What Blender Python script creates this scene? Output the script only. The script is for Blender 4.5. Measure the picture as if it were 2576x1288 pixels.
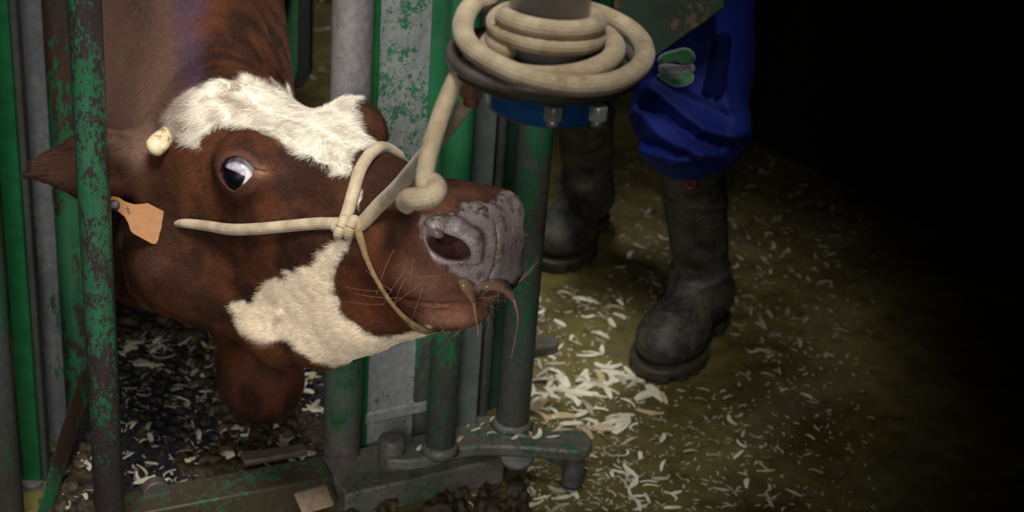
import bpy, bmesh, math, random
import numpy as np
from mathutils import Vector, Matrix

# ------------------------------------------------------------------ camera
FPX, CX, CY, CAMH = 4000.0, 1288.0, 644.0, 1.4
_down = np.array([655 - CX, -(8900 - CY), FPX]); _down /= np.linalg.norm(_down)
_up = -_down
_Y = np.array([0, 0, 1.0]) - _up * _up[2]; _Y /= np.linalg.norm(_Y)
_X = -np.cross(_Y, _up)
RIGHT = np.array([_X[0], _Y[0], _up[0]])
CUP = np.array([_X[1], _Y[1], _up[1]])
FWD = np.array([_X[2], _Y[2], _up[2]])
CAM = np.array([0, 0, CAMH])

def ray(u, v): return RIGHT * (u - CX) / FPX + CUP * (CY - v) / FPX + FWD
def P(u, v, d): return CAM + ray(u, v) * d
def G(u, v, z=0.0):
    r = ray(u, v); return CAM + r * ((z - CAMH) / r[2])
def proj(p):
    q = np.asarray(p, float) - CAM
    d = q @ FWD
    return np.stack([CX + FPX * (q @ RIGHT) / d, CY - FPX * (q @ CUP) / d, d], -1)

scene = bpy.context.scene
for o in list(bpy.data.objects): bpy.data.objects.remove(o)
COL = scene.collection
cd = bpy.data.cameras.new('camera'); cam = bpy.data.objects.new('camera', cd); COL.objects.link(cam)
cd.sensor_width = 36.0; cd.lens = FPX / 2576 * 36.0; cd.clip_start = 0.05
cam.matrix_world = Matrix(((RIGHT[0], CUP[0], -FWD[0], 0), (RIGHT[1], CUP[1], -FWD[1], 0),
                           (RIGHT[2], CUP[2], -FWD[2], CAMH), (0, 0, 0, 1)))
cd.dof.use_dof = True; cd.dof.focus_distance = 1.90; cd.dof.aperture_fstop = 5.6
scene.camera = cam

# ------------------------------------------------------------------ world, lights, exposure
w = bpy.data.worlds.new('barn_dark'); scene.world = w; w.use_nodes = True
w.node_tree.nodes['Background'].inputs[0].default_value = (0.55, 0.6, 0.65, 1)
w.node_tree.nodes['Background'].inputs[1].default_value = 0.012

def lamp(name, kind, loc, target, energy, color, **kw):
    l = bpy.data.lights.new(name, kind); l.energy = energy; l.color = color
    for k, v in kw.items(): setattr(l, k, v)
    o = bpy.data.objects.new(name, l); COL.objects.link(o); o.location = loc
    o.rotation_euler = (Vector(target) - Vector(loc)).to_track_quat('-Z', 'Y').to_euler()
    return o
# overhead key lamp: soft cone shaped to fade the right side to black
lamp('stall_lamp', 'SPOT', (-0.12, 0.62, 2.80), (-0.40, 2.12, 0.54), 390, (1.0, 0.97, 0.93),
     shadow_soft_size=0.40, spot_size=math.radians(37), spot_blend=1.0)
# fill spot added low beside the camera, brightens under the jaw and gate feet
lamp('front_fill', 'SPOT', (-0.22, 0.15, 1.05), (-0.32, 2.2, 0.15), 85, (1.0, 0.97, 0.94),
     shadow_soft_size=0.30, spot_size=math.radians(38), spot_blend=1.0)
# soft fill added overhead to light the floor, posts and boots
lamp('chute_fill', 'SPOT', (-0.32, 2.85, 3.3), (-0.07, 2.70, 0.0), 330, (1.0, 0.98, 0.95),
     shadow_soft_size=0.35, spot_size=math.radians(24), spot_blend=1.0)
# spot added to brighten the back floor beyond the cow
lamp('rear_fill', 'SPOT', (-0.75, 3.7, 3.0), (-0.62, 4.0, 0.0), 110, (1.0, 0.97, 0.92),
     shadow_soft_size=0.25, spot_size=math.radians(40), spot_blend=1.0)
# daylight from a doorway far behind: it glints on the wet concrete
lamp('door_light', 'SPOT', (0.45, 6.2, 2.6), (0.10, 2.42, 0.0), 330, (0.90, 0.96, 1.0),
     shadow_soft_size=0.35, spot_size=math.radians(11), spot_blend=1.0)
scene.view_settings.view_transform = 'Standard'; scene.view_settings.look = 'None'
scene.view_settings.gamma = 1.0; scene.view_settings.use_curve_mapping = False
scene.view_settings.exposure = 0.0
rng = np.random.default_rng(7); random.seed(7)
# ------------------------------------------------------------------ object helpers
def srgb(r, g, b):
    f = lambda c: (c / 255 / 12.92) if c / 255 <= 0.04045 else ((c / 255 + 0.055) / 1.055) ** 2.4
    return (f(r), f(g), f(b), 1.0)

def tag(o, label=None, cat=None, group=None, kind=None):
    if label: o['label'] = label
    if cat: o['category'] = cat
    if group: o['group'] = group
    if kind: o['kind'] = kind
    return o
def thing(name, loc, label, cat, group=None):
    o = bpy.data.objects.new(name, None); COL.objects.link(o); o.location = tuple(loc); o.empty_display_size = 0.05
    return tag(o, label, cat, group)
def world_loc(o):
    p = np.array(o.location, float)
    while o.parent: o = o.parent; p = p + np.array(o.location, float)
    return p
def mesh_obj(name, verts, faces, mat, parent=None, smooth=True, uvs=None, origin=None):
    """verts in world space; the object is placed at origin (default: its centre bottom) or kept in the parent's frame"""
    v = np.asarray(verts, float)
    me = bpy.data.meshes.new(name)
    if parent is not None: off = world_loc(parent); loc = (0, 0, 0)
    else:
        if origin is None: origin = ((v[:, 0].min() + v[:, 0].max()) / 2, (v[:, 1].min() + v[:, 1].max()) / 2, v[:, 2].min())
        off = np.array(origin, float); loc = tuple(off)
    me.from_pydata((v - off).tolist(), [], [list(f) for f in faces] if not isinstance(faces, np.ndarray) else faces.tolist())
    if smooth: me.shade_smooth()
    if uvs is not None:
        lay = me.uv_layers.new(name='UVMap'); lay.data.foreach_set('uv', np.asarray(uvs, np.float32).ravel())
    o = bpy.data.objects.new(name, me); COL.objects.link(o); o.location = loc
    if parent is not None: o.parent = parent
    if mat: me.materials.append(mat)
    return o
def bevel(o, width=0.003, seg=2, angle=35):
    m = o.modifiers.new('bevel', 'BEVEL'); m.width = width; m.segments = seg; m.limit_method = 'ANGLE'; m.angle_limit = math.radians(angle)
    o.data.set_sharp_from_angle(angle=math.radians(40)) if hasattr(o.data, 'set_sharp_from_angle') else None
    return o

class MB:
    """collects vertices and faces of ONE part"""
    def __init__(s): s.v = []; s.f = []
    def add(s, v, f):
        n = len(s.v); s.v += [tuple(map(float, p)) for p in v]; s.f += [tuple(i + n for i in q) for q in f]; return s
    def prism(s, bottom, top):
        n = len(bottom); v = list(bottom) + list(top)
        f = [tuple(range(n))[::-1], tuple(range(n, 2 * n))] + [(i, (i + 1) % n, n + (i + 1) % n, n + i) for i in range(n)]
        return s.add(v, f)
    def extrude(s, poly, vec):
        return s.prism([np.array(p) for p in poly], [np.array(p) + np.array(vec) for p in poly])
    def cyl(s, a, b, ra, rb=None, seg=28, rounds=0.0):
        a = np.array(a, float); b = np.array(b, float); rb = ra if rb is None else rb
        ax = (b - a); L = np.linalg.norm(ax); ax /= L
        t = np.cross(ax, [1, 0, 0] if abs(ax[0]) < .8 else [0, 1, 0]); t /= np.linalg.norm(t); n = np.cross(ax, t)
        rings = [(a, ra), (b, rb)]
        if rounds: rings = [(a, ra - rounds), (a + ax * rounds * .3, ra - rounds * .3), (a + ax * rounds, ra), (b - ax * rounds, rb), (b - ax * rounds * .3, rb - rounds * .3), (b, rb - rounds)]
        v = []
        for c, r in rings:
            for i in range(seg):
                th = 2 * math.pi * i / seg; v.append(c + r * (math.cos(th) * t + math.sin(th) * n))
        f = []
        for k in range(len(rings) - 1):
            for i in range(seg):
                j = (i + 1) % seg; f.append((k * seg + i, k * seg + j, (k + 1) * seg + j, (k + 1) * seg + i))
        f.append(tuple(range(seg))[::-1]); f.append(tuple(range((len(rings) - 1) * seg, len(rings) * seg)))
        return s.add(v, f)
    def build(s, name, mat, parent=None, smooth=False, bev=0.0, origin=None):
        o = mesh_obj(name, s.v, s.f, mat, parent, smooth, origin=origin)
        if bev: bevel(o, bev)
        return o
def pipe(name, mat, parent, xy, z0, z1, r, seg=36, bev=0.0):
    """upright pipe with many rings so that procedural wear has a smooth surface"""
    m = MB().cyl((xy[0], xy[1], z0), (xy[0], xy[1], z1), r, seg=seg, rounds=min(.003, r * .2))
    o = m.build(name, mat, parent, smooth=True)
    o.data.set_sharp_from_angle(angle=math.radians(50))
    return o

def catmull(pts, n):
    p = np.asarray(pts, float); m = len(p)
    d = np.r_[0, np.cumsum(np.linalg.norm(np.diff(p[:, :3], axis=0), axis=1) ** .5)]
    q = np.vstack([2 * p[0] - p[1], p, 2 * p[-1] - p[-2]]); dd = np.r_[-d[1], d, 2 * d[-1] - d[-2]]
    out = []
    for s in np.linspace(0, d[-1], n):
        i = min(max(np.searchsorted(d, s, 'right') - 1, 0), m - 2) + 1
        t0, t1, t2, t3 = dd[i - 1:i + 3]; p0, p1, p2, p3 = q[i - 1:i + 3]
        A1 = (t1 - s) / (t1 - t0) * p0 + (s - t0) / (t1 - t0) * p1
        A2 = (t2 - s) / (t2 - t1) * p1 + (s - t1) / (t2 - t1) * p2
        A3 = (t3 - s) / (t3 - t2) * p2 + (s - t2) / (t3 - t2) * p3
        B1 = (t2 - s) / (t2 - t0) * A1 + (s - t0) / (t2 - t0) * A2
        B2 = (t3 - s) / (t3 - t1) * A2 + (s - t1) / (t3 - t1) * A3
        out.append((t2 - s) / (t2 - t1) * B1 + (s - t1) / (t2 - t1) * B2)
    return np.array(out)
def tube_data(pts, rad, seg=14, caps=True, flat=1.0):
    p = np.asarray(pts, float); n = len(p)
    rad = np.full(n, rad) if np.isscalar(rad) else np.asarray(rad, float)
    T = np.gradient(p, axis=0); T /= np.linalg.norm(T, axis=1)[:, None] + 1e-12
    t0 = np.cross(T[0], [0.3, 0.2, 1]); t0 /= np.linalg.norm(t0)
    U = [t0]
    for i in range(1, n):
        u = U[-1] - T[i] * (U[-1] @ T[i]); U.append(u / np.linalg.norm(u))
    U = np.array(U); W = np.cross(T, U)
    th = np.linspace(0, 2 * np.pi, seg, endpoint=False)
    ring = np.cos(th)[None, :, None] * U[:, None, :] + flat * np.sin(th)[None, :, None] * W[:, None, :]
    v = (p[:, None, :] + rad[:, None, None] * ring).reshape(-1, 3)
    s = np.r_[0, np.cumsum(np.linalg.norm(np.diff(p, axis=0), axis=1))]
    f, uv = [], []
    for i in range(n - 1):
        for j in range(seg):
            k = (j + 1) % seg
            f.append((i * seg + j, i * seg + k, (i + 1) * seg + k, (i + 1) * seg + j))
            uv += [(s[i], j / seg), (s[i], (j + 1) / seg), (s[i + 1], (j + 1) / seg), (s[i + 1], j / seg)]
    if caps:
        v = np.vstack([v, p[0] - T[0] * rad[0] * .45, p[-1] + T[-1] * rad[-1] * .45]); a, b = len(v) - 2, len(v) - 1
        for j in range(seg):
            k = (j + 1) % seg
            f.append((a, k, j)); uv += [(0, .5), (0, k / seg), (0, j / seg)]
            f.append((b, (n - 1) * seg + j, (n - 1) * seg + k)); uv += [(s[-1], .5), (s[-1], j / seg), (s[-1], k / seg)]
    return v, f, uv
def tube(name, pts, rad, mat, parent=None, seg=14, n=None, caps=True, flat=1.0, origin=None):
    if n: 
        pr = np.c_[np.asarray(pts, float), np.full(len(pts), rad) if np.isscalar(rad) else rad]
        pr = catmull(pr, n); pts, rad = pr[:, :3], pr[:, 3]
    v, f, uv = tube_data(pts, rad, seg, caps, flat)
    return mesh_obj(name, v, f, mat, parent, True, uv, origin)

# ------------------------------------------------------------------ material helpers
class NT:
    def __init__(s, name):
        s.m = bpy.data.materials.new(name); s.m.use_nodes = True; s.t = s.m.node_tree; s.n = s.t.nodes
        s.b = s.n['Principled BSDF']; s.out = s.n['Material Output']
    def node(s, typ, ins=None, **kw):
        n = s.n.new(typ)
        for k, v in kw.items(): setattr(n, k, v)
        if ins:
            for k, v in ins.items():
                if isinstance(v, bpy.types.NodeSocket): s.t.links.new(v, n.inputs[k])
                else: n.inputs[k].default_value = v
        return n
    def obj(s, scale=(1, 1, 1)):
        tc = s.node('ShaderNodeTexCoord'); mp = s.node('ShaderNodeMapping', {'Vector': tc.outputs['Object'], 'Scale': scale}); return mp.outputs[0]
    def noise(s, vec, scale, detail=4, rough=.55, dist=0.0):
        return s.node('ShaderNodeTexNoise', {'Vector': vec, 'Scale': scale, 'Detail': detail, 'Roughness': rough, 'Distortion': dist}).outputs['Fac']
    def ramp(s, fac, a, b):
        return s.node('ShaderNodeMapRange', {'Value': fac, 'From Min': a, 'From Max': b}).outputs[0]
    def mix(s, fac, a, b, blend='MIX'):
        n = s.node('ShaderNodeMix', data_type='RGBA', blend_type=blend)
        for k, v in ((0, fac), (6, a), (7, b)):
            if isinstance(v, bpy.types.NodeSocket): s.t.links.new(v, n.inputs[k])
            else: n.inputs[k].default_value = v
        return n.outputs[2]
    def math(s, op, a, b=0.0):
        n = s.node('ShaderNodeMath', operation=op)
        for k, v in ((0, a), (1, b)):
            if isinstance(v, bpy.types.NodeSocket): s.t.links.new(v, n.inputs[k])
            else: n.inputs[k].default_value = v
        return n.outputs[0]
    def bump(s, h, strength=.3, dist=.002, normal=None):
        n = s.node('ShaderNodeBump', {'Height': h, 'Strength': strength, 'Distance': dist})
        if normal is not None: s.t.links.new(normal, n.inputs['Normal'])
        return n.outputs[0]
    def set(s, **kw):
        for k, v in kw.items():
            k = k.replace('_', ' ')
            if isinstance(v, bpy.types.NodeSocket): s.t.links.new(v, s.b.inputs[k])
            else: s.b.inputs[k].default_value = v
        return s
def plain(name, col, rough=.6, metal=0.0, var=.25, scale=30, bumps=.2, spec=.5):
    t = NT(name); v = t.obj(); n = t.noise(v, scale, 6, .65)
    c2 = tuple(c * (1 - var) for c in col[:3]) + (1,); c3 = tuple(min(1, c * (1 + var)) for c in col[:3]) + (1,)
    t.set(Base_Color=t.mix(t.ramp(n, .3, .7), c2, c3), Roughness=rough, Metallic=metal, Specular_IOR_Level=spec)
    if bumps: t.set(Normal=t.bump(n, bumps, .002))
    return t.m
def peeling(name, paint, bare, rust, cover=.5, scale=22, stretch=.45, rustamt=.5, metal=.25, zfade=None, zrust=None, bare_rough=.5):
    """flaking paint over steel: paint where a ragged noise passes the threshold, rust in parts of the bare steel"""
    t = NT(name); v = t.obj((1, 1, stretch)); v2 = t.obj((1, 1, .8))
    big = t.noise(v, scale * .45, 4, .6); mid = t.noise(v, scale * 2.6, 10, .78, .0); tiny = t.noise(v, scale * 9, 6, .7)
    h = t.math('ADD', t.math('MULTIPLY', t.math('SUBTRACT', t.math('ADD', t.math('MULTIPLY', big, .30), t.math('ADD', t.math('MULTIPLY', mid, .40), t.math('MULTIPLY', tiny, .30))), .5), 3.3), .5)
    if zfade:      # (z where no paint, z where full paint, amount): wear that belongs to the pipe's height
        sep = t.node('ShaderNodeSeparateXYZ', {'Vector': t.obj()}).outputs['Z']
        h = t.math('ADD', h, t.math('MULTIPLY', t.math('SUBTRACT', t.ramp(sep, zfade[0], zfade[1]), .5), zfade[2]))
    edge = t.ramp(h, 1 - cover - .03, 1 - cover + .03)
    fine = t.noise(v2, 90, 5, .7)
    rn = t.ramp(t.noise(v2, 9, 5, .65), .62 - .4 * rustamt, .72 - .25 * rustamt)
    if zrust:
        sep = t.node('ShaderNodeSeparateXYZ', {'Vector': t.obj()}).outputs['Z']
        zr = t.math('ADD', t.ramp(sep, zrust[1], zrust[0]), t.math('MULTIPLY', t.math('SUBTRACT', t.noise(v2, 14, 5, .6), .5), 1.2))
        zr = t.ramp(zr, .4, .7); rn = t.math('MAXIMUM', rn, zr); edge = t.math('MULTIPLY', edge, t.math('SUBTRACT', 1.0, t.math('MULTIPLY', zr, .85)))
    bc = t.mix(rn, bare, rust)
    bc = t.mix(t.ramp(fine, .35, .7), tuple(c * .62 for c in bare[:3]) + (1,), bc)
    pc = t.mix(t.ramp(t.noise(v2, 7, 6, .65), .32, .68), tuple(c * .5 for c in paint[:3]) + (1,), paint)
    dull = sum(paint[:3]) / 3; pc = t.mix(t.math('MULTIPLY', t.ramp(t.noise(t.obj((1, 1, .25)), 40, 6, .7), .45, .7), .45), pc, tuple(.35 * c + .65 * (dull * 1.25) for c in paint[:3]) + (1,))
    pc = t.mix(t.math('MULTIPLY', t.ramp(fine, .55, .75), .5), pc, tuple(c * .45 for c in paint[:3]) + (1,))
    t.set(Base_Color=t.mix(edge, bc, pc), Metallic=t.math('MULTIPLY', t.math('SUBTRACT', 1.0, edge), metal),
          Roughness=t.math('ADD', t.math('MULTIPLY', edge, .38 - bare_rough), t.math('ADD', bare_rough, t.math('MULTIPLY', fine, .12))),
          Normal=t.bump(edge, .5, .0012, t.bump(fine, .25, .0008)))
    return t.m

# ------------------------------------------------------------------ implicit surfaces (one continuous skin per body)
def vnoise(p, seed=0):
    p = np.asarray(p, np.float32); i = np.floor(p).astype(np.int64); f = (p - i); f = f * f * (3 - 2 * f)
    def h(a, b, c):
        n = (a * 374761393 + b * 668265263 + c * 2147483647 + seed * 974634777) & 0xffffffff
        n = ((n ^ (n >> 13)) * 1274126177) & 0xffffffff; n = n ^ (n >> 16)
        return (n & 0xffff).astype(np.float32) / 65535.0
    x, y, z = i[..., 0], i[..., 1], i[..., 2]; fx, fy, fz = f[..., 0], f[..., 1], f[..., 2]
    l = lambda a, b, t: a + (b - a) * t
    return l(l(l(h(x, y, z), h(x + 1, y, z), fx), l(h(x, y + 1, z), h(x + 1, y + 1, z), fx), fy),
             l(l(h(x, y, z + 1), h(x + 1, y, z + 1), fx), l(h(x, y + 1, z + 1), h(x + 1, y + 1, z + 1), fx), fy), fz)
def fbm(p, oct=4, seed=0):
    p = np.asarray(p, np.float32); s = 0; a = .5; t = 0
    for k in range(oct): s = s + a * vnoise(p * 2 ** k, seed + k); t += a; a *= .5
    return s / t
def ell(p, c, r, R=None):
    q = p - np.array(c, np.float32)
    if R is not None: q = q @ np.array(R, np.float32)      # columns of R: axes
    r = np.array(r, np.float32); q = q / r; k0 = np.sqrt(np.einsum('ij,ij->i', q, q)); q = q / r; k1 = np.sqrt(np.einsum('ij,ij->i', q, q)) + 1e-9
    return k0 * (k0 - 1) / k1
def cone(p, a, b, ra, rb):
    a = np.array(a, np.float32); b = np.array(b, np.float32); ab = b - a
    q = p - a; t = np.clip((q @ ab) / (ab @ ab), 0, 1); q = q - t[:, None] * ab
    return np.sqrt(np.einsum('ij,ij->i', q, q)) - (ra + (rb - ra) * t)
def smin(a, b, k):
    h = np.maximum(k - np.abs(a - b), 0) / k; return np.minimum(a, b) - h * h * k * .25
def smax(a, b, k): return -smin(-a, -b, k)
def axis(lo, hi, flo, fhi, coarse, fine):
    parts = []
    if lo < flo: parts.append(np.linspace(lo, flo, max(2, int((flo - lo) / coarse)) + 1)[:-1])
    parts.append(np.linspace(flo, fhi, int((fhi - flo) / fine) + 1))
    if hi > fhi: parts.append(np.linspace(fhi, hi, max(2, int((hi - fhi) / coarse)) + 1)[1:])
    return np.concatenate(parts)
def refine(a, lo, hi, h):
    return np.concatenate([a[a < lo], np.linspace(lo, hi, int((hi - lo) / h) + 1), a[a > hi]])
def surface(fn, xs, ys, zs, B=12, newton=1):
    """naive surface nets on a rectilinear grid; blocks far from the surface are skipped"""
    nx, ny, nz = len(xs), len(ys), len(zs)
    S = np.ones((nx, ny, nz), np.float32)
    bx = list(range(0, nx, B)); by = list(range(0, ny, B)); bz = list(range(0, nz, B))
    I, J, K = np.meshgrid(bx, by, bz, indexing='ij'); I, J, K = I.ravel(), J.ravel(), K.ravel()
    I2, J2, K2 = np.minimum(I + B, nx - 1), np.minimum(J + B, ny - 1), np.minimum(K + B, nz - 1)
    c = np.stack([(xs[I] + xs[I2]) / 2, (ys[J] + ys[J2]) / 2, (zs[K] + zs[K2]) / 2], -1).astype(np.float32)
    diag = .5 * np.sqrt((xs[I2] - xs[I]) ** 2 + (ys[J2] - ys[J]) ** 2 + (zs[K2] - zs[K]) ** 2)
    d = np.concatenate([fn(c[i:i + 200000]) for i in range(0, len(c), 200000)])
    near = np.abs(d) < diag * 1.6 + 1e-9
    for m in np.nonzero(~near & (d < 0))[0]: S[I[m]:I[m] + B, J[m]:J[m] + B, K[m]:K[m] + B] = -1
    batch, refs, cnt = [], [], 0
    def flush():
        nonlocal batch, refs, cnt
        if not batch: return
        v = fn(np.concatenate(batch)); k = 0
        for sl, sh in refs:
            n = sh[0] * sh[1] * sh[2]; S[sl] = v[k:k + n].reshape(sh); k += n
        batch, refs, cnt = [], [], 0
    for m in np.nonzero(near)[0]:
        sl = (slice(I[m], min(I[m] + B, nx)), slice(J[m], min(J[m] + B, ny)), slice(K[m], min(K[m] + B, nz)))
        g = np.stack(np.meshgrid(xs[sl[0]], ys[sl[1]], zs[sl[2]], indexing='ij'), -1).astype(np.float32)
        batch.append(g.reshape(-1, 3)); refs.append((sl, g.shape[:3])); cnt += batch[-1].shape[0]
        if cnt > 250000: flush()
    flush()
    N = S < 0
    cell = np.zeros((nx - 1, ny - 1, nz - 1), np.int8)
    for a in (0, 1):
        for b in (0, 1):
            for e in (0, 1): cell += N[a:nx - 1 + a, b:ny - 1 + b, e:nz - 1 + e]
    ci = np.argwhere((cell > 0) & (cell < 8)); idx = np.full(cell.shape, -1, np.int32); idx[tuple(ci.T)] = np.arange(len(ci))
    acc = np.zeros((len(ci), 3)); cnt = np.zeros(len(ci)); ax = (xs, ys, zs)
    for (o1, o2) in [((a, b, e), tuple(np.array((a, b, e)) + np.eye(3, dtype=int)[k])) for k in range(3) for a in (0, 1) for b in (0, 1) for e in (0, 1) if (a, b, e)[k] == 0]:
        i1 = ci + o1; i2 = ci + o2; s1 = S[tuple(i1.T)]; s2 = S[tuple(i2.T)]
        m = (s1 < 0) != (s2 < 0); t = np.where(m, s1 / np.where(m, s1 - s2, 1), 0)
        p1 = np.stack([ax[k][i1[:, k]] for k in range(3)], -1); p2 = np.stack([ax[k][i2[:, k]] for k in range(3)], -1)
        acc += np.where(m[:, None], p1 + t[:, None] * (p2 - p1), 0); cnt += m
    v = acc / cnt[:, None]
    F = []
    for k in range(3):
        a, b = (k + 1) % 3, (k + 2) % 3
        sl1 = [slice(None)] * 3; sl2 = [slice(None)] * 3; sl1[k] = slice(0, -1); sl2[k] = slice(1, None)
        e = np.argwhere(N[tuple(sl1)] != N[tuple(sl2)])
        e = e[(e[:, a] > 0) & (e[:, b] > 0) & (e[:, a] < (nx, ny, nz)[a] - 1) & (e[:, b] < (nx, ny, nz)[b] - 1)]
        ea = np.eye(3, dtype=int)[a]; eb = np.eye(3, dtype=int)[b]
        q = np.stack([idx[tuple((e - ea - eb).T)], idx[tuple((e - eb).T)], idx[tuple(e.T)], idx[tuple((e - ea).T)]], -1)
        fl = N[tuple(e.T)]; q = np.where(fl[:, None], q, q[:, ::-1]); F.append(q)
    F = np.concatenate(F); F = F[(F >= 0).all(1)]
    v = v.astype(np.float32)
    for _ in range(newton):
        h = 1e-3 * float(xs[-1] - xs[0]); h = min(h, .5 * float(np.diff(xs).min()))
        d0 = fn(v); g = np.stack([fn(v + np.eye(3, dtype=np.float32)[k] * h) - d0 for k in range(3)], -1) / h
        n2 = (g ** 2).sum(-1); st = np.clip(d0 / np.maximum(n2, .05), -h * 1.5, h * 1.5); v = v - (g * st[:, None]).astype(np.float32)
    return v, F
def vert_normals(v, F):
    n = np.cross(v[F[:, 2]] - v[F[:, 0]], v[F[:, 3]] - v[F[:, 1]]); N = np.zeros_like(v)
    for k in range(4): np.add.at(N, F[:, k], n)
    return N / (np.linalg.norm(N, axis=1)[:, None] + 1e-12)
def poly_sd(pts, poly):
    """signed distance (inside negative) of 2D points to a polygon"""
    poly = np.asarray(poly, float); d = np.full(len(pts), 1e9); ins = np.zeros(len(pts), bool)
    for i in range(len(poly)):
        a, b = poly[i], poly[(i + 1) % len(poly)]; e = b - a; w = pts - a
        t = np.clip((w @ e) / (e @ e + 1e-12), 0, 1); d = np.minimum(d, ((w - t[:, None] * e) ** 2).sum(1))
        c = ((a[1] <= pts[:, 1]) != (b[1] <= pts[:, 1])); x = a[0] + (pts[:, 1] - a[1]) / (e[1] if abs(e[1]) > 1e-9 else 1e-9) * e[0]
        ins ^= c & (pts[:, 0] < x)
    return np.where(ins, -1, 1) * np.sqrt(d)
def sstep(a, b, x):
    t = np.clip((x - a) / (b - a), 0, 1); return t * t * (3 - 2 * t)
def set_attr(me, name, arr, typ):
    a = me.attributes.new(name, typ, 'POINT')
    if typ == 'FLOAT_COLOR':
        c = np.ones((len(arr), 4), np.float32); c[:, :3] = arr; a.data.foreach_set('color', c.ravel())
    else: a.data.foreach_set('value', np.asarray(arr, np.float32).ravel())
# ------------------------------------------------------------------ floor and the dark wall behind the aisle
GREEN = srgb(24, 112, 62); GREEN2 = srgb(40, 118, 74); STEEL = srgb(96, 97, 100); DSTEEL = srgb(62, 62, 63); RUST = srgb(84, 52, 40); GREY = srgb(150, 152, 152)
t = NT('wet_concrete'); v_ = t.obj()
n1 = t.noise(v_, 3.2, 6, .62); n2 = t.noise(v_, 26, 6, .7); n3 = t.noise(v_, 150, 4, .7)
c = t.mix(t.ramp(n1, .35, .66), srgb(66, 56, 27), srgb(118, 110, 62)); c = t.mix(t.math('MULTIPLY', t.ramp(n2, .48, .70), .75), c, srgb(46, 34, 14))
c = t.mix(t.math('MULTIPLY', t.ramp(n3, .60, .76), .5), c, srgb(150, 142, 100))
wetn = t.ramp(t.noise(v_, 5.5, 4, .6), .40, .60)
t.set(Base_Color=c, Roughness=t.math('SUBTRACT', .62, t.math('MULTIPLY', wetn, t.math('ADD', .24, t.math('MULTIPLY', n3, .3)))), Specular_IOR_Level=.45,
      Normal=t.bump(t.math('ADD', n2, t.math('MULTIPLY', n3, .6)), .55, .004))
M_FLOOR = t.m
fl = MB().add([(-3.2, .6, 0), (1.75, .6, 0), (1.75, 6.5, 0), (-3.2, 6.5, 0), (-3.2, .6, -.1), (1.75, .6, -.1), (1.75, 6.5, -.1), (-3.2, 6.5, -.1)],
              [(0, 1, 2, 3), (7, 6, 5, 4), (0, 4, 5, 1), (1, 5, 6, 2), (2, 6, 7, 3), (3, 7, 4, 0)]).build('floor', M_FLOOR, origin=(0, 0, 0))
tag(fl, 'wet brown concrete barn floor', kind='structure')
A, B_ = G(1850, 330), G(2170, 490); dv = unit2 = (B_ - A) / np.linalg.norm(B_ - A); nv = np.array([dv[1], -dv[0], 0])
if nv[0] < 0: nv = -nv
a0, b0 = A - dv * 1.2, B_ + dv * 1.6
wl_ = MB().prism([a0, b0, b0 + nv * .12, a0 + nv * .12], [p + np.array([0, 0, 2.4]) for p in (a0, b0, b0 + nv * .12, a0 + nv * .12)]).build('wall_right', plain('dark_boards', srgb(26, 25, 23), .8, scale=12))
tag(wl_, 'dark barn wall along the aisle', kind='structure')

# ------------------------------------------------------------------ chute and gates
def xy(u, v, d): p = P(u, v, d); return (p[0], p[1])
M_PIPE = peeling('flaked_green_pipe', srgb(46, 114, 76), srgb(66, 60, 64), srgb(70, 48, 44), cover=.41, scale=30, stretch=.6, rustamt=.55, zfade=(.05, .55, .20), zrust=(-.2, .12))
M_GALV = peeling('galvanised_pipe', srgb(34, 104, 62), srgb(160, 156, 158), srgb(104, 66, 46), cover=.42, scale=26, stretch=.35, rustamt=.1, zfade=(.75, .36, .95), zrust=(.0, .34), metal=.45)
M_PANEL = peeling('flaked_panel', srgb(40, 116, 74), srgb(158, 162, 160), srgb(110, 120, 112), cover=.40, scale=26, stretch=.8, rustamt=.25, metal=.2, zfade=(.30, .55, .10))
M_GPIPE = peeling('green_pipe', srgb(44, 124, 78), srgb(84, 90, 84), srgb(80, 62, 46), cover=.58, scale=16, stretch=.4, rustamt=.25, zfade=(.05, .55, .45), zrust=(.0, .10))
M_OPIPE = peeling('grey_green_pipe', srgb(34, 104, 66), srgb(88, 92, 88), srgb(84, 60, 44), cover=.40, scale=12, stretch=.25, rustamt=.3, zfade=(.05, .7, .5))
M_BAR = plain('bright_green_bar', srgb(20, 80, 45), .4, 0, .25, 40, .12)
M_GSTEEL = peeling('grey_steel_bar', srgb(30, 84, 52), srgb(104, 106, 108), srgb(70, 70, 72), cover=.30, scale=12, stretch=.3, rustamt=.3)
M_DSTEEL = plain('dark_steel', srgb(84, 84, 80), .5, .15, .3, 60, .25)
M_RPLATE = peeling('rusty_green_plate', srgb(36, 102, 64), srgb(66, 52, 44), srgb(74, 50, 38), cover=.45, scale=9, stretch=.4, rustamt=.7)
M_BEAM = peeling('dirty_green_beam', srgb(56, 98, 68), srgb(80, 70, 56), srgb(74, 52, 30), cover=.46, scale=20, stretch=1, rustamt=.8)
M_CAST = peeling('worn_cast_plate', srgb(60, 94, 70), srgb(122, 120, 112), srgb(86, 76, 62), cover=.36, scale=12, stretch=1, rustamt=.5, bare_rough=.5, metal=.1)
M_RUBBER = plain('black_rubber', srgb(40, 42, 40), .55, 0, .3, 60, .3)

# flaked pipe in front of the ear
pxy = xy(238, 520, 1.95)
o = pipe('gate_pipe', M_PIPE, None, pxy, 0, 2.1, .0197, 48)
tag(o, 'upright green gate pipe with flaking paint, in front of the cow\'s ear', 'pipe')

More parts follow.
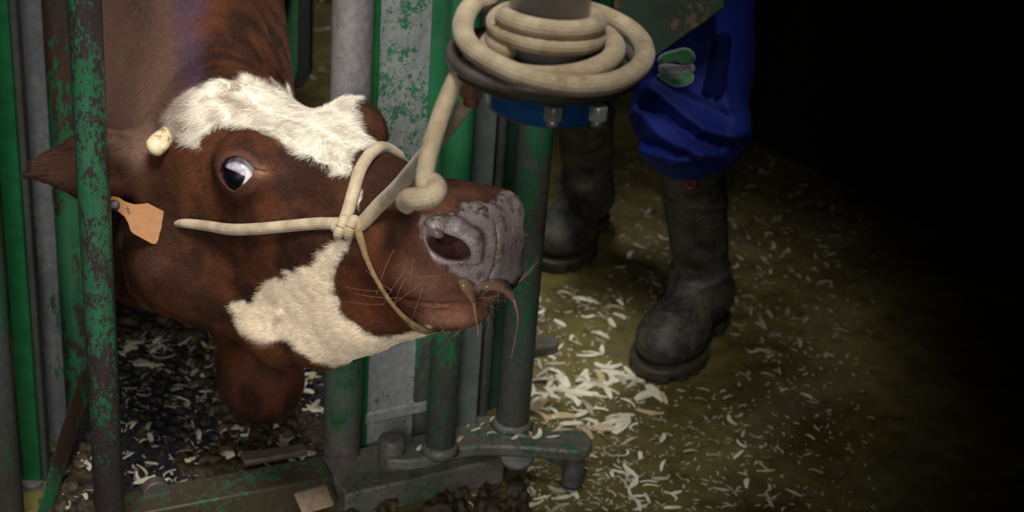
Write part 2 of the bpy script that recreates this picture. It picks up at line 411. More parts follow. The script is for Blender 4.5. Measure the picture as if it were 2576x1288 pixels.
# side gate at the far left
sgb = np.array([*xy(60, 1200, 2.36), 0]); sg = thing('side_gate', sgb, 'green and grey steel side gate at the far left edge', 'gate')
pipe('gate_pipe', M_OPIPE, sg, xy(2, 1150, 2.22), 0, 2.1, .026)
def upright(name, mat, parent, u0, u1, v, d0, d1, z0, z1, th, bev=.002):
    a = P(u0, v, d0); b = P(u1, v, d1); a[2] = b[2] = 0; dd = (b - a) / np.linalg.norm(b - a); nn = np.array([-dd[1], dd[0], 0]) * th
    q = [a, b, b + nn, a + nn]
    return MB().prism([p + np.array([0, 0, z0]) for p in q], [p + np.array([0, 0, z1]) for p in q]).build(name, mat, parent, bev=bev)
def z_at(u, v, d): return P(u, v, d)[2]
zb = z_at(80, 1212, 2.385)
upright('flat_bar', M_BAR, sg, 56, 103, 1200, 2.385, 2.385, zb, 2.1, .012)
bp = P(80, 1212, 2.39)
MB().cyl((bp[0], bp[1], zb - .014), (bp[0], bp[1], zb), .0165, seg=24, rounds=.002).build('collar', M_DSTEEL, sg, True)
MB().cyl((bp[0], bp[1], .0), (bp[0], bp[1], zb - .012), .0105, seg=24).build('hinge_pin', M_BAR, sg, True)
upright('edge_strip', plain('dark_edge', srgb(56, 58, 54), .55, .2), sg, 104, 122, 1200, 2.40, 2.40, .0, 2.1, .02)
upright('steel_bar', M_GSTEEL, sg, 108, 160, 900, 2.40, 2.41, .0, 2.1, .012)
upright('back_plate', M_RPLATE, sg, 150, 236, 900, 2.50, 2.52, .0, 2.1, .010)
# sloping brace on the floor side
q = [G(100, 1300, .02), G(135, 1300, .02), G(232, 985, .02), G(215, 935, .10), G(205, 930, .14)]
MB().extrude([P(96, 1300, 2.315), P(128, 1300, 2.315), P(170, 1170, 2.37), P(222, 1010, 2.46), P(222, 925, 2.44), P(205, 930, 2.43), P(150, 1110, 2.36)], -FWD * .012).build('brace', M_RPLATE, sg, bev=.002)

# galvanised post on the right of the neck
gp = G(857, 1203, .0); o = pipe('gate_post', M_GALV, None, gp, .0, 2.1, .0285, 48)
tag(o, 'round galvanised gate post with a rusty green foot behind the cow\'s jaw', 'post')
# folded chute panel beside it
pa = G(908, 1128, .02); pb = G(1066, 1094, .02)
pn = thing('steel_partition', (pa + pb) / 2 * np.array([1, 1, 0]), 'wide steel chute partition with peeling green paint behind the lead rope', 'partition')
dd = (pb - pa) / np.linalg.norm(pb - pa); nn = np.array([-dd[1], dd[0], 0]); Z = np.array([0, 0, 1.])
def slab(a, b, z0, z1, back, front=0.0):
    a = np.array([a[0], a[1], 0.]); b = np.array([b[0], b[1], 0.]); q = [a - nn * front, b - nn * front, b + nn * back, a + nn * back]
    return MB().prism([p + Z * z0 for p in q], [p + Z * z1 for p in q])
slab(pa, pb, 0, 2.1, .02).build('sheet', M_PANEL, pn, bev=.002)
slab(pa - dd * .002, pb + dd * .002, .066, .088, .004, .008).build('fold_ridge', M_PANEL, pn, bev=.004)
slab(pa - dd * .016, pa + dd * .006, 0, 2.1, .03, .008).build('edge_strip', plain('edge_green', srgb(30, 100, 50), .42, 0, .2, 50), pn, bev=.003)
slab(pb - dd * .022, pb + dd * .004, 0, 2.1, .03, .006).build('edge_strip', M_GPIPE, pn, bev=.003)

# flat post hanging beyond the cow
fa, fb = P(698, 100, 2.98), P(768, 100, 2.98); z0 = z_at(735, 232, 2.98)
mb = MB(); ring = [(-.03, 2.1), (-.03, z0 + .0)] 
hwid = np.linalg.norm(fb - fa) / 2; cxy = (fa + fb) / 2; pr_ = [(-hwid, 2.1), (-hwid, z0 + .01), (-hwid + .01, z0), (hwid - .022, z0), (hwid - .006, z0 + .008), (hwid, z0 + .025), (hwid, 2.1)]
fp = thing('chute_post', (cxy[0], cxy[1], 0), 'dull green flat post standing behind the cow\'s neck', 'post')
MB().extrude([(cxy[0] + x_, cxy[1], z_) for x_, z_ in pr_][::-1], (0, .03, 0)).build('plate', plain('dull_green', srgb(48, 104, 66), .6, 0, .3, 14), fp, bev=.003)
MB().extrude([(cxy[0] + x_, cxy[1] - .004, z_) for x_, z_ in [(hwid - .012, 2.1), (hwid - .014, z0 + .03), (hwid - .024, z0 - .006), (hwid - .006, z0 - .006), (hwid + .010, z0 + .02), (hwid + .010, 2.1)]][::-1], (0, .038, 0)).build('rubber_edge', M_RUBBER, fp, bev=.003)
MB().extrude([(cxy[0] + x_, cxy[1] + .035, z_) for x_, z_ in [(-hwid, 2.1), (-hwid, 0), (-hwid - .05, 0), (-hwid - .05, 2.1)]], (0, .05, 0)).build('stile', M_OPIPE, fp, bev=.003)

# hinged right gate: crank plate with its uprights
gz = .085
hg = thing('hinged_gate', G(1180, 1110, 0), 'hinged steel gate with green and grey uprights on a crank plate', 'gate')
plate = [(958, 1138), (965, 1118), (1000, 1112), (1062, 1112), (1110, 1098), (1150, 1072), (1195, 1046), (1230, 1042), (1320, 1072), (1390, 1082), (1440, 1080), (1478, 1090), (1492, 1108), (1484, 1126), (1455, 1136), (1400, 1132), (1340, 1126), (1250, 1122), (1200, 1122), (1150, 1130), (1090, 1150), (1030, 1158), (975, 1156)]
MB().extrude([G(u, v, gz) for u, v in plate][::-1], (0, 0, -.020)).build('crank_plate', M_CAST, hg, bev=.004)
k0 = G(985, 1130, gz)
MB().cyl(k0 + np.array([0, 0, -.03]), k0 + np.array([0, 0, .022]), .0205, seg=32, rounds=.006).build('hinge_boss', M_CAST, hg, True)
pc = G(1106, 1132, gz); pipe('upright_pipe', M_GPIPE, hg, pc, gz - .01, 2.1, .0222)
MB().cyl((pc[0], pc[1], gz), (pc[0], pc[1], gz + .012), .030, .024, seg=32).build('weld_collar', M_CAST, hg, True)
po = G(1288, 1068, gz); pipe('upright_pipe', M_OPIPE, hg, po, gz - .01, 2.1, .0258)
MB().cyl((po[0], po[1], gz), (po[0], po[1], gz + .010), .034, .027, seg=32).build('weld_collar', M_CAST, hg, True)
a = G(1142, 1062, .11); b = G(1217, 1046, .11); upl = (b - a) / np.linalg.norm(b - a); un = np.array([-upl[1], upl[0], 0])
def slab2(name, mat, a, b, z0, z1, th, bev=.003):
    q = [np.array([a[0], a[1], 0]), np.array([b[0], b[1], 0])]; q = [q[0], q[1], q[1] + un * th, q[0] + un * th]
    return MB().prism([p + Z * z0 for p in q], [p + Z * z1 for p in q]).build(name, mat, hg, bev=bev)
slab2('flat_upright', plain('dull_grey_bar', srgb(88, 98, 92), .55, .2, .25, 30), a + un * .02, b + un * .02, gz - .01, 2.1, .012)
n0 = G(1236, 1046, .10); pipe('thin_rod', plain('rod_steel', srgb(72, 72, 70), .45, .3), hg, n0 + un * .03, gz - .01, 2.1, .0075, 20)
slab2('backing_plate', plain('dark_green_plate', srgb(30, 62, 44), .6, .1, .3, 16), G(1200, 1060, .1) + un * .055, G(1300, 1020, .1) + un * .055, gz - .02, 2.1, .012)
# pin, elbow and strut under the crank end
pn0 = G(1449, 1112, gz)
MB().cyl((pn0[0], pn0[1], gz - .075), (pn0[0], pn0[1], gz - .018), .0172, seg=32, rounds=.002).build('pin_sleeve', M_DSTEEL, hg, True)
MB().cyl((pn0[0], pn0[1], .0), (pn0[0], pn0[1], gz - .079), .0165, seg=32, rounds=.003).build('pin_foot', M_DSTEEL, hg, True)
s0 = G(1375, 1142, gz - .03); MB().cyl(s0, (pn0[0] - .012, pn0[1], .045), .0085, seg=20).build('strut', M_DSTEEL, hg, True)
MB().cyl(G(1300, 1135, gz - .045), G(1300, 1135, gz - .019), .030, seg=32, rounds=.004).build('under_boss', M_DSTEEL, hg, True)
# tongue that sticks out behind the outer upright
tg = [G(1320, 850, .12), G(1385, 842, .12), G(1404, 848, .12), G(1408, 858, .12), G(1398, 866, .12), G(1320, 880, .12)]
MB().extrude(tg[::-1], (0, 0, -.022)).build('latch_tongue', M_CAST, hg, bev=.005)

# box beam under the right gate
ba, bb = G(868, 1312), G(1268, 1216); bd = (bb - ba) / np.linalg.norm(bb - ba); bn = np.array([-bd[1], bd[0], 0])
o = MB().prism([ba, bb, bb + bn * .11, ba + bn * .11], [p + Z * .048 for p in (ba, bb, bb + bn * .11, ba + bn * .11)]).build('box_beam', M_CAST, bev=.004)
tag(o, 'grey-green steel box beam on the floor below the hinged gate', 'beam')

# threshold rail with lug and square tube
ra, rb_ = G(300, 1302, .055), G(838, 1200, .055); rd = (rb_ - ra) / np.linalg.norm(rb_ - ra); rn = np.array([-rd[1], rd[0], 0])
rl = thing('threshold_rail', ((ra + rb_) / 2 * np.array([1, 1, 0])), 'dirty green steel threshold rail below the cow\'s knee', 'rail')
MB().extrude([ra, ra + rn * .055 + Z * .004, ra + rn * .055 - Z * .01, ra + rn * .012 - Z * .012, ra + rn * .010 - Z * .055, ra - Z * .055], rb_ - ra).build('angle_bar', M_BEAM, rl, bev=.003)
c1 = ra + rd * .02 + rn * .05
st = ra + rd * .20 + rn * .066; MB().prism([st, st + rd * .10, st + rd * .10 + rn * .022, st + rn * .03], [p + Z * .010 for p in (st, st + rd * .10, st + rd * .10 + rn * .022, st + rn * .03)]).build('wear_strip', plain('worn_strip', srgb(84, 72, 62), .6, .1, .4, 40, .4), rl, bev=.003)
lc = G(395, 1245, .06); lug = []
for i in range(25):
    th = math.pi * i / 24; lug.append((math.cos(th), math.sin(th)))
rx = rd * .0205; base = lc - Z * .0
poly = [base + rx * c_ + Z * (.0205 * s_) for c_, s_ in lug] + [base - rx * 1.0 - Z * .035, base + rx * 1.0 - Z * .035]
MB().extrude(poly[::-1], rn * .018).build('lug', peeling('lug_paint', srgb(70, 110, 84), srgb(92, 88, 84), srgb(112, 62, 42), cover=.55, scale=9, stretch=1, rustamt=.5, zfade=(.065, .058, 1.5)), rl, bev=.002)
MB().extrude([base - rx * 1.6 - Z * .035 - rn * .012, base + rx * .4 - Z * .035 - rn * .012, base + rx * .9 - Z * .02 - rn * .012, base - rx * .6 - Z * .022 - rn * .012, base - rx * 1.6 - Z * .028 - rn * .012], rn * .03).build('lug_foot', plain('red_lead', srgb(112, 62, 44), .7), rl, bev=.003)
sq = G(748, 1230, .045)
q = [P(736, 1242, 2.325), P(820, 1220, 2.335), P(842, 1272, 2.30), P(760, 1296, 2.29)]
MB().extrude([x_ for x_ in q][::-1], FWD * .05).build('square_tube', plain('tan_rust', srgb(138, 118, 96), .8, 0, .35, 60), rl, bev=.003)

# board that crosses in front of the helper's thigh, on a short green post
bz = thing('cross_board', (.35, 2.3, 0), 'green board with bare wood patches in front of the blue trousers', 'board')
bd_pts = [P(1548, -60, 2.42), P(1822, -80, 2.45), P(1826, 20, 2.45), P(1642, 146, 2.42), P(1590, 184, 2.40), P(1540, 80, 2.40)]
MB().extrude(bd_pts[::-1], FWD * .035 + CUP * .01).build('plank', peeling('board_paint', srgb(36, 66, 44), srgb(104, 84, 64), srgb(96, 64, 44), cover=.56, scale=10, stretch=.6, rustamt=.35, metal=0, bare_rough=.8), bz, bev=.004)
MB().cyl(P(1534, 130, 2.55), P(1528, -260, 2.40), .026, seg=32, rounds=.004).build('post', M_GPIPE, bz, True)
# ------------------------------------------------------------------ the cow
# head frame (cm): x poll -> muzzle, y towards the far side, z up out of the forehead
_M = np.array([[.709, .704, -.039], [-.25, .302, .92], [.66, -.642, .39]])
_u, _s, _v = np.linalg.svd(_M); _M = _u @ _v
HEAD_T = np.array([-.38, .199, -2.044]) * 1.037
_C2W = np.stack([RIGHT, CUP, -FWD], 1)
H2W = _C2W @ _M; H_O = CAM + _C2W @ HEAD_T
def hw(p): return (np.asarray(p, float) / 100) @ H2W.T + H_O
def wh(p): return ((np.asarray(p, float) - H_O) @ H2W) * 100
def pxh(u, v, d): return wh(P(u, v, d))
CAMV = -(FWD @ H2W)                      # direction to the camera in the head frame
def hdir(right, up, tow): return np.array([right, up, tow]) @ _M

def unit(a): a = np.asarray(a, float); return a / np.linalg.norm(a)
def frame(z, xhint):
    z = unit(z); x = np.asarray(xhint, float); x = unit(x - z * (x @ z)); return np.stack([x, np.cross(z, x), z], 1)

EYE = np.array([18.9, -9.8, -3.0]); EYE_R = 2.45
EYE_N = unit(hdir(-.14, -.06, .99))
EYE_F = frame(EYE_N, hdir(1, 0, 0))      # columns: image-right-ish, image-up-ish, outwards
NOS = np.array([51.0, -5.6, -5.3])
NOS_N = unit([.72, -.66, .10]); NOS_F = frame(NOS_N, hdir(1, -.35, 0))
EAR_B = pxh(318, 408, 2.10); EAR_T = pxh(36, 440, 2.06)
_ex = unit(EAR_T - EAR_B); EAR_F = np.stack([_ex, unit(np.cross(hdir(0, .12, 1), _ex)), np.cross(_ex, unit(np.cross(hdir(0, .12, 1), _ex)))], 1)
KNEE = wh(P(660, 962, 2.50))

# eye opening in the eye frame (cm), read off the lids
EYE_OPEN = [(-2.0, .05), (-1.75, .85), (-1.1, 1.5), (-.2, 1.75), (.75, 1.55), (1.5, 1.0), (1.95, .45), (1.7, -.35), (1.0, -1.05), (.1, -1.6), (-.6, -1.95), (-1.25, -1.6), (-1.75, -.8)]
EYE_OPEN = [(a * 1.16, b * 1.12) for a, b in EYE_OPEN]

def sd_head(p):
    q = p.copy()
    th = math.radians(11) * sstep(26, 48, p[:, 0])                          # the halter twists the muzzle
    q[:, 1] = np.cos(th) * p[:, 1] - np.sin(th) * (p[:, 2] + 9); q[:, 2] = np.sin(th) * p[:, 1] + np.cos(th) * (p[:, 2] + 9) - 9
    q[:, 1] = np.abs(q[:, 1])
    d = ell(q, (8.5, 0, -7.5), (12, 9.6, 8.2))
    d = smin(d, ell(q, (17, 0, -5), (13, 9.6, 5.2)), 3)
    d = smin(d, ell(q, (2.0, 0, -1.2), (6.5, 7.2, 5.2)), 4)                      # poll
    d = smin(d, ell(q, (18.2, 8.2, -2.4), (5.2, 3.9, 3.9)), 2.6)            # orbit
    d = smin(d, cone(q, (20, 0, -7), (46, 0, -7.2), 7.0, 5.4), 4)           # nasal bridge
    d = smin(d, cone(q, (20, 5.2, -11), (43, 3.4, -11), 5.4, 4.3), 4)       # cheek
    d = smin(d, ell(q, (12.5, 5.8, -15), (11, 5.0, 12)), 4)                 # masseter
    d = smin(d, cone(q, (7, 5.2, -25.5), (18, 5.6, -26.3), 4.0, 3.9), 5)
    d = smin(d, cone(q, (18, 5.6, -26.3), (25, 4.6, -25.0), 3.9, 3.7), 4)   # jaw bone
    d = smin(d, cone(q, (25, 4.6, -25.0), (43, 2.2, -17.4), 3.7, 2.6), 3)
    d = smin(d, cone(q, (12, 0, -18), (42, 0, -13.5), 7, 4.5), 4)
    d = smin(d, ell(q, (26, 7.0, -9.2), (9, 1.6, 1.5)), 3)                  # facial crest
    d = smin(d, ell(q, (25, 4.2, -17), (12, 5.2, 8.5)), 4)                  # cheek flesh
    # muzzle
    m = ell(q, (46.6, 0, -8.0), (6.8, 7.6, 6.4))
    m = smin(m, ell(q, (47.8, 4.6, -6.4), (4.6, 3.4, 4.6)), 1.8)
    m = smin(m, ell(q, (47.0, 3.4, -12.0), (5.4, 4.9, 3.2)), 1.8)           # upper lip
    m = smax(m, (q[:, 0] - 52.6 + .06 * (q[:, 2] + 7) ** 2 * .35 + .02 * q[:, 1] ** 2), 2.5)
    d = smin(d, m, 2.5)
    c = ell(q, (44.6, 0, -16.2), (6.0, 4.9, 2.7))
    # mouth line between lip and chin
    d = smin(d, c, .9)
    mz = -14.4 + .03 * (q[:, 0] - 44)
    d = d + .55 * np.exp(-((q[:, 2] - mz) / .38) ** 2) * sstep(38, 42, q[:, 0])
    d = d + .35 * np.exp(-(q[:, 1] / .28) ** 2) * sstep(50, 51.5, q[:, 0]) * sstep(-14, -11, q[:, 2]) * sstep(-3, -6, q[:, 2])  # philtrum
    return d

def sd_eye(p, d):
    m = np.abs(p - EYE).max(1) < 7
    if not m.any(): return d
    e = (p[m] - EYE) @ EYE_F.astype(np.float32); dd = d[m]
    r = np.sqrt((e ** 2).sum(1))
    dd = smin(dd, ell(e, (0, 0, -.12), (2.75, 2.6, 2.66)), 2.6)             # lids
    # folds round the lids
    rr = np.sqrt((e[:, 0] / 1.12) ** 2 + e[:, 1] ** 2); an = np.arctan2(e[:, 1], e[:, 0])
    dd = dd + .10 * np.exp(-((rr - 2.85) / .16) ** 2) * (.1 + .9 * sstep(-.2, .6, np.sin(an)))
    op = poly_sd(e[:, :2].astype(float), EYE_OPEN).astype(np.float32)
    # corner crease towards the nose
    dd = dd + .28 * np.exp(-((e[:, 1] - .45 + .22 * (e[:, 0] - 2)) / .16) ** 2) * sstep(1.7, 2.1, e[:, 0]) * sstep(4.2, 3.0, e[:, 0])
    rim = np.maximum(np.abs(op - .16) - .16, 0)
    dd = dd - .06 * np.exp(-(rim / .16) ** 2) * (e[:, 2] > 0)
    hole = np.where(e[:, 2] > 0, op, 9)
    dd = smax(dd, -hole, .18)
    dd = smax(dd, -(r - (EYE_R + .02)), .1)
    d = d.copy(); d[m] = dd
    return d

def sd_nostril(p, d):
    for sgn in (1, -1):
        s = np.array([1, sgn, 1], np.float32); C0 = NOS if sgn > 0 else np.array([49.0, -7.0, -6.6]); m = np.abs(p * s - C0).max(1) < 9
        if not m.any(): continue
        e = (p[m] * s - C0) @ NOS_F.astype(np.float32); dd = d[m]
        # thick upper wing of the nostril
        if sgn > 0:
            for a_, b_ in (((-2.4, 1.5, .1), (.2, 1.95, .4)), ((.2, 1.95, .4), (2.3, 1.25, .3)), ((2.3, 1.25, .3), (3.1, -.7, 0))): dd = smin(dd, cone(e, a_, b_, .85, .9), 1.6)
        hole = ell(e, (.25, -.1, -.2), (2.6, 1.75, 2.1))
        hole = smin(hole, cone(e, (-1.9, .2, .3), (-3.0, .9, .4), .75, .35), .9)     # slit to the outside
        hole = smin(hole, cone(e, (.3, 0, -.5), (-1.2, .5, -5.5), 1.45, .9), .8)
        dd = smax(dd, -hole, .5)
        dd = smin(dd, ell(e, (-1.55, .55, -1.0), (.95, .7, .9)), .5)                # alar fold inside
        d = d.copy(); d[m] = dd
    return d

W_CREST = wh((-.68, 2.85, .86)); W_MID = wh((-.63, 2.72, .60)); W_THR = wh((-.60, 2.50, .44))
B_CHEST = wh((-.66, 2.95, .62)); B_MID = wh((-.92, 3.75, .70)); B_HIP = wh((-1.12, 4.35, .82))
NK1 = pxh(500, 650, 2.13); NK2 = pxh(335, 590, 2.60); NK3 = pxh(440, 430, 2.19); NK4 = pxh(330, 240, 2.55)
BODY_F = H2W.T @ np.stack([unit([1, .32, 0]), unit([-.32, 1, 0]), (0, 0, 1)], 1)
def sd_body(p):
    d = cone(p, (1, 0, -6), W_CREST, 7.0, 12)
    d = smin(d, cone(p, (2, 0, -11), W_MID, 9.5, 18), 5)
    d = smin(d, cone(p, (6, 0, -17), W_THR, 7.0, 13), 5)
    d = smin(d, cone(p, NK1, NK2, 8.5, 11.0), 6)
    d = smin(d, cone(p, NK3, NK4, 8, 13), 8)
    d = smin(d, ell(p, B_CHEST, (21, 32, 34), BODY_F), 8)
    d = smin(d, ell(p, B_MID, (29, 75, 35), BODY_F), 12)
    d = smin(d, ell(p, B_HIP, (25, 36, 30), BODY_F), 12)
    # bent near foreleg: forearm, knee on the mat, shank folded back
    sh = wh((-.56, 2.62, .44))
    d = smin(d, cone(p, sh, wh((-.44, 2.38, .21)), 12, 7.6), 6)
    d = smin(d, cone(p, wh((-.44, 2.38, .21)), KNEE + (H2W.T @ np.array([-.012, .015, .02])) * 100, 7.2, 6.0), 5)
    d = smin(d, ell(p, KNEE, (6.4, 6.0, 7.0), H2W.T), 3)
    kw = hw(KNEE)
    d = smin(d, cone(p, wh(kw + np.array([0, .03, -.02])), wh(kw + np.array([-.06, .27, -.045])), 5.2, 3.6), 2.5)
    d = smin(d, cone(p, wh(kw + np.array([-.06, .27, -.045])), wh(kw + np.array([-.07, .38, -.05])), 4.2, 4.0), 2.5)
    # other foreleg and the hind legs
    for a, b, c in (((-.83, 2.75, .45), (-.86, 2.5, .10), (-.88, 2.8, .05)), ((-.92, 4.35, .6), (-.95, 4.6, .35), (-.95, 4.45, .04)), ((-1.32, 4.4, .6), (-1.34, 4.65, .35), (-1.34, 4.5, .04))):
        d = smin(d, cone(p, wh(a), wh(b), 11, 6), 5); d = smin(d, cone(p, wh(b), wh(c), 5.5, 4), 3)
    # dewlap folds
    return d
def sd_ear(p, base, F, L):
    e = (p - base.astype(np.float32)) @ F.astype(np.float32)
    t = np.clip(e[:, 0] / L, 0, 1)
    hw_ = 4.6 * np.sin(np.pi * np.clip(.18 + .80 * t, 0, 1)) ** .8 + .4         # half width along the leaf
    q = e * np.array([1, 1, 2.1], np.float32)
    a = smin(cone(q, (L * .30, 0, 0), (L * .93, -.4, 0), 4.7, 1.0), cone(q, (0, 0, 0), (L * .3, 0, 0), 4.2, 4.7), 2) / 1.6
    c = e * np.array([1, 1, 1.3], np.float32) - np.array([0, -.5, 2.6], np.float32)
    cup = cone(c, (L * .12, 0, 0), (L * .84, -.3, 0), 3.9, .9) / 1.15
    d = smax(a, -cup, .5)
    d = smin(d, cone(e, (-3, 0, -.5), (2.5, 0, -.3), 3.6, 2.6), 2)
    return d
EAR_L = float(np.linalg.norm(EAR_T - EAR_B))
_fb = np.array([1.5, 9, -7.5]); _fx = unit([-.8, .35, -.35]); FEAR_F = np.stack([_fx, unit(np.cross([0, 1, .3], _fx)), np.cross(_fx, unit(np.cross([0, 1, .3], _fx)))], 1)
def sd_cow(p):
    d = smin(sd_head(p), sd_body(p), 5)
    for b, F, L in ((EAR_B, EAR_F, EAR_L), (_fb, FEAR_F, 12.0)):
        d = smin(d, sd_ear(p, b, F, L), 1.6)
    m = p[:, 0] > 10
    if m.any():
        q = p[m]; dd = sd_nostril(q, sd_eye(q, d[m])); d = d.copy(); d[m] = dd
    return d

def build_cow_mesh():
    corners = np.array([wh(c) for c in ((-.2, 1.7, 0), (-1.6, 4.8, 1.2))])
    allp = np.array([wh((x, y, z)) for x in (-1.5, -.15) for y in (1.7, 4.9) for z in (-.03, 1.15)])
    lo = allp.min(0) - 2; hi = allp.max(0) + 2
    xs = axis(min(lo[0], -10), max(hi[0], 56), -4, 55, 1.6, FINE); ys = axis(lo[1], hi[1], -14, 12, 1.6, FINE); zs = axis(lo[2], hi[2], -25, 5, 1.6, FINE)
    xs = refine(xs, EYE[0] - 3.6, EYE[0] + 3.9, .13); ys = refine(ys, EYE[1] - 2.8, EYE[1] + 3.0, .13); zs = refine(zs, EYE[2] - 3.3, EYE[2] + 3.3, .13)
    v, F = surface(sd_cow, xs, ys, zs)
    return v, F
FINE = .25
cow_v, cow_F = build_cow_mesh()
# keep the largest connected piece
def largest(v, F):
    lab = np.arange(len(v))
    for _ in range(400):
        m = lab[F].min(1); new = lab.copy()
        for k in range(4): np.minimum.at(new, F[:, k], m)
        new = new[new]
        if (new == lab).all(): break
        lab = new
    u, c = np.unique(lab, return_counts=True); keep = lab == u[c.argmax()]
    idx = np.cumsum(keep) - 1; F = F[keep[F[:, 0]]]
    return v[keep], idx[F]
cow_v, cow_F = largest(cow_v, cow_F)
cow_n = vert_normals(cow_v, cow_F)
_er = np.linalg.norm(cow_v - EYE, axis=1)
cow_v = cow_v + cow_n * ((.5 * (fbm(cow_v * .16, 3, 5) - .5) + .16 * (fbm(cow_v * .55, 2, 9) - .5)) * sstep(2.6, 5, _er))[:, None]      # muscle and skin relief
cow_n = vert_normals(cow_v, cow_F)
cow_w = hw(cow_v); cow_px = proj(cow_w)
_wt = np.exp(-(((cow_px[:, :2] - np.array([705, 787])) ** 2).sum(1)) / 11.0 ** 2) * (cow_v[:, 1] < 0) * ((cow_n @ CAMV) > .2)      # small wart on the jaw
cow_v = cow_v + cow_n * (.55 * _wt)[:, None]; cow_n = vert_normals(cow_v, cow_F); cow_w = hw(cow_v); cow_px = proj(cow_w)

def depth_at(u, v, rad=14):
    m = (np.abs(cow_px[:, 0] - u) < rad) & (np.abs(cow_px[:, 1] - v) < rad)
    m &= (cow_n @ CAMV) > -.1
    return float(np.percentile(cow_px[m, 2], 10)) if m.any() else None
# ---- coat pattern (belongs to the hide: stored on its vertices)
def lin(r, g, b): return np.array(srgb(r, g, b)[:3])
BROWN, BROWN2 = lin(86, 49, 30), lin(50, 29, 19)
WHITE = lin(242, 234, 218)
px2 = cow_px[:, :2] + (np.stack([fbm(cow_v * .5, 4, 21), fbm(cow_v * .5, 4, 37)], -1) - .5) * 46
nz = fbm(cow_v * .3, 4, 3)
col = BROWN2 + (BROWN - BROWN2) * sstep(.32, .66, nz)[:, None]
def paint(poly, c, soft=8, cond=None, amt=1.0):
    global col
    a = sstep(soft, -soft, poly_sd(px2, poly)) * amt
    if cond is not None: a = a * cond
    col = col + (np.asarray(c) - col) * a[:, None]; return a
nearface = sstep(1.0, -1.0, cow_v[:, 1] - 3)
headmask = sstep(-8, -4, cow_v[:, 0])
camface = sstep(-.15, .05, cow_n @ CAMV)
# neck: dusty grey-brown side with its stronger light painted in, purple stock-marker stripe along the crest
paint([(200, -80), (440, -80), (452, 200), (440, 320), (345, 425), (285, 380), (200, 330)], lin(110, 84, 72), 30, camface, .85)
paint([(425, -80), (520, -80), (505, 60), (512, 225), (455, 250), (445, 120)], lin(88, 70, 92), 26, camface, .5)
paint([(280, 560), (420, 560), (420, 690), (300, 700)], lin(90, 62, 50), 40, camface, .5)
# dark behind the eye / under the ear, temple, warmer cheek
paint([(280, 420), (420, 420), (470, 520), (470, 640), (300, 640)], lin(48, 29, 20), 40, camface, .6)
paint([(430, 360), (500, 355), (520, 430), (500, 540), (450, 520)], lin(98, 58, 34), 25, camface, .6)
paint([(880, 640), (980, 640), (1050, 800), (900, 800)], lin(96, 48, 28), 40, nearface, .6)
paint([(900, 380), (1010, 380), (1130, 460), (1060, 560), (930, 560)], lin(58, 36, 25), 30, camface, .7)
# tan muzzle
paint([(1030, 600), (1070, 520), (1140, 478), (1240, 470), (1270, 500), (1110, 540), (1075, 600), (1150, 690), (1210, 735), (1300, 705), (1330, 620), (1345, 720), (1250, 815), (1090, 835), (1040, 780), (985, 690)],
      lin(104, 70, 54), 34, sstep(28, 34, cow_v[:, 0]))
paint([(1055, 610), (1085, 640), (1200, 720), (1230, 790), (1130, 810), (1080, 760)], lin(128, 88, 72), 30, sstep(28, 34, cow_v[:, 0]), .5)
paint([(1060, 765), (1180, 745), (1270, 735), (1250, 800), (1160, 830), (1070, 835)], lin(172, 118, 94), 22, sstep(28, 34, cow_v[:, 0]), .75)
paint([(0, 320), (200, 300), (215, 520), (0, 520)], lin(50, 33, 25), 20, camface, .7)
muz = sstep(36, 42, cow_v[:, 0]); col = col * (1 - muz * (.32 - .9 * (fbm(cow_v * .45, 4, 33) - .25)))[:, None]
# white blaze over the forehead and poll
BLAZE = [(418, 290), (440, 255), (480, 225), (540, 204), (620, 198), (690, 212), (745, 236), (800, 236), (890, 232), (884, 262), (893, 300), (912, 335), (948, 358), (905, 372), (884, 388),
         (886, 428), (872, 436), (830, 414), (788, 398), (722, 362), (660, 322), (592, 306), (540, 318), (508, 342), (500, 372), (478, 366), (452, 352), (428, 335)]
wm = paint(BLAZE, WHITE, 7, headmask * sstep(-12, -9, cow_v[:, 2]))
# dirty root hair in the blaze
dirt = sstep(.50, .66, fbm(cow_v * np.array([.25, .8, .8]), 4, 50)) * sstep(1, .2, cow_v[:, 0] / 22)
col = col + (lin(150, 120, 92) - col) * (wm * dirt * .75)[:, None]
paint([(418, 290), (440, 250), (500, 215), (470, 290), (480, 345), (430, 345)], lin(120, 84, 62), 20, headmask, .62)
# white jaw patch
JAW = [(838, 606), (886, 598), (872, 640), (846, 690), (834, 735), (858, 785), (898, 818), (955, 846), (1030, 838), (1096, 826), (1085, 852), (990, 884), (905, 908), (862, 916), (800, 905), (742, 872),
       (690, 856), (612, 850), (584, 800), (598, 768), (650, 748), (664, 720), (722, 690), (782, 664), (812, 632)]
wj = paint(JAW, lin(240, 224, 198), 7, nearface)
ws = paint([(896, 470), (912, 470), (918, 500), (902, 520), (890, 500)], WHITE, 5, nearface, .8)
# bare nose pad
NOSE = [(1062, 545), (1085, 540), (1125, 528), (1180, 522), (1225, 508), (1262, 484), (1310, 470), (1345, 520), (1335, 590), (1322, 612), (1322, 640), (1316, 690), (1292, 708), (1240, 722), (1195, 738), (1160, 708), (1118, 670), (1088, 650), (1062, 600)]
nose = sstep(7, -7, poly_sd(px2, NOSE)) * sstep(40, 43, cow_v[:, 0])
nc = lin(176, 160, 160) * (0.75 + .5 * fbm(cow_v * 1.1, 4, 77))[:, None]
nc = nc + (lin(110, 88, 62) - nc) * (sstep(.56, .70, fbm(cow_v * .9, 4, 91)) * .7)[:, None]
edge_ = np.exp(-(poly_sd(px2, [(1085, 545), (1125, 531), (1180, 524), (1225, 511), (1262, 488), (1262, 500), (1225, 522), (1180, 532), (1125, 540)]) / 12) ** 2) * sstep(.42, .6, fbm(cow_v * 2.2, 3, 99))
col = col + (nc - col) * nose[:, None]
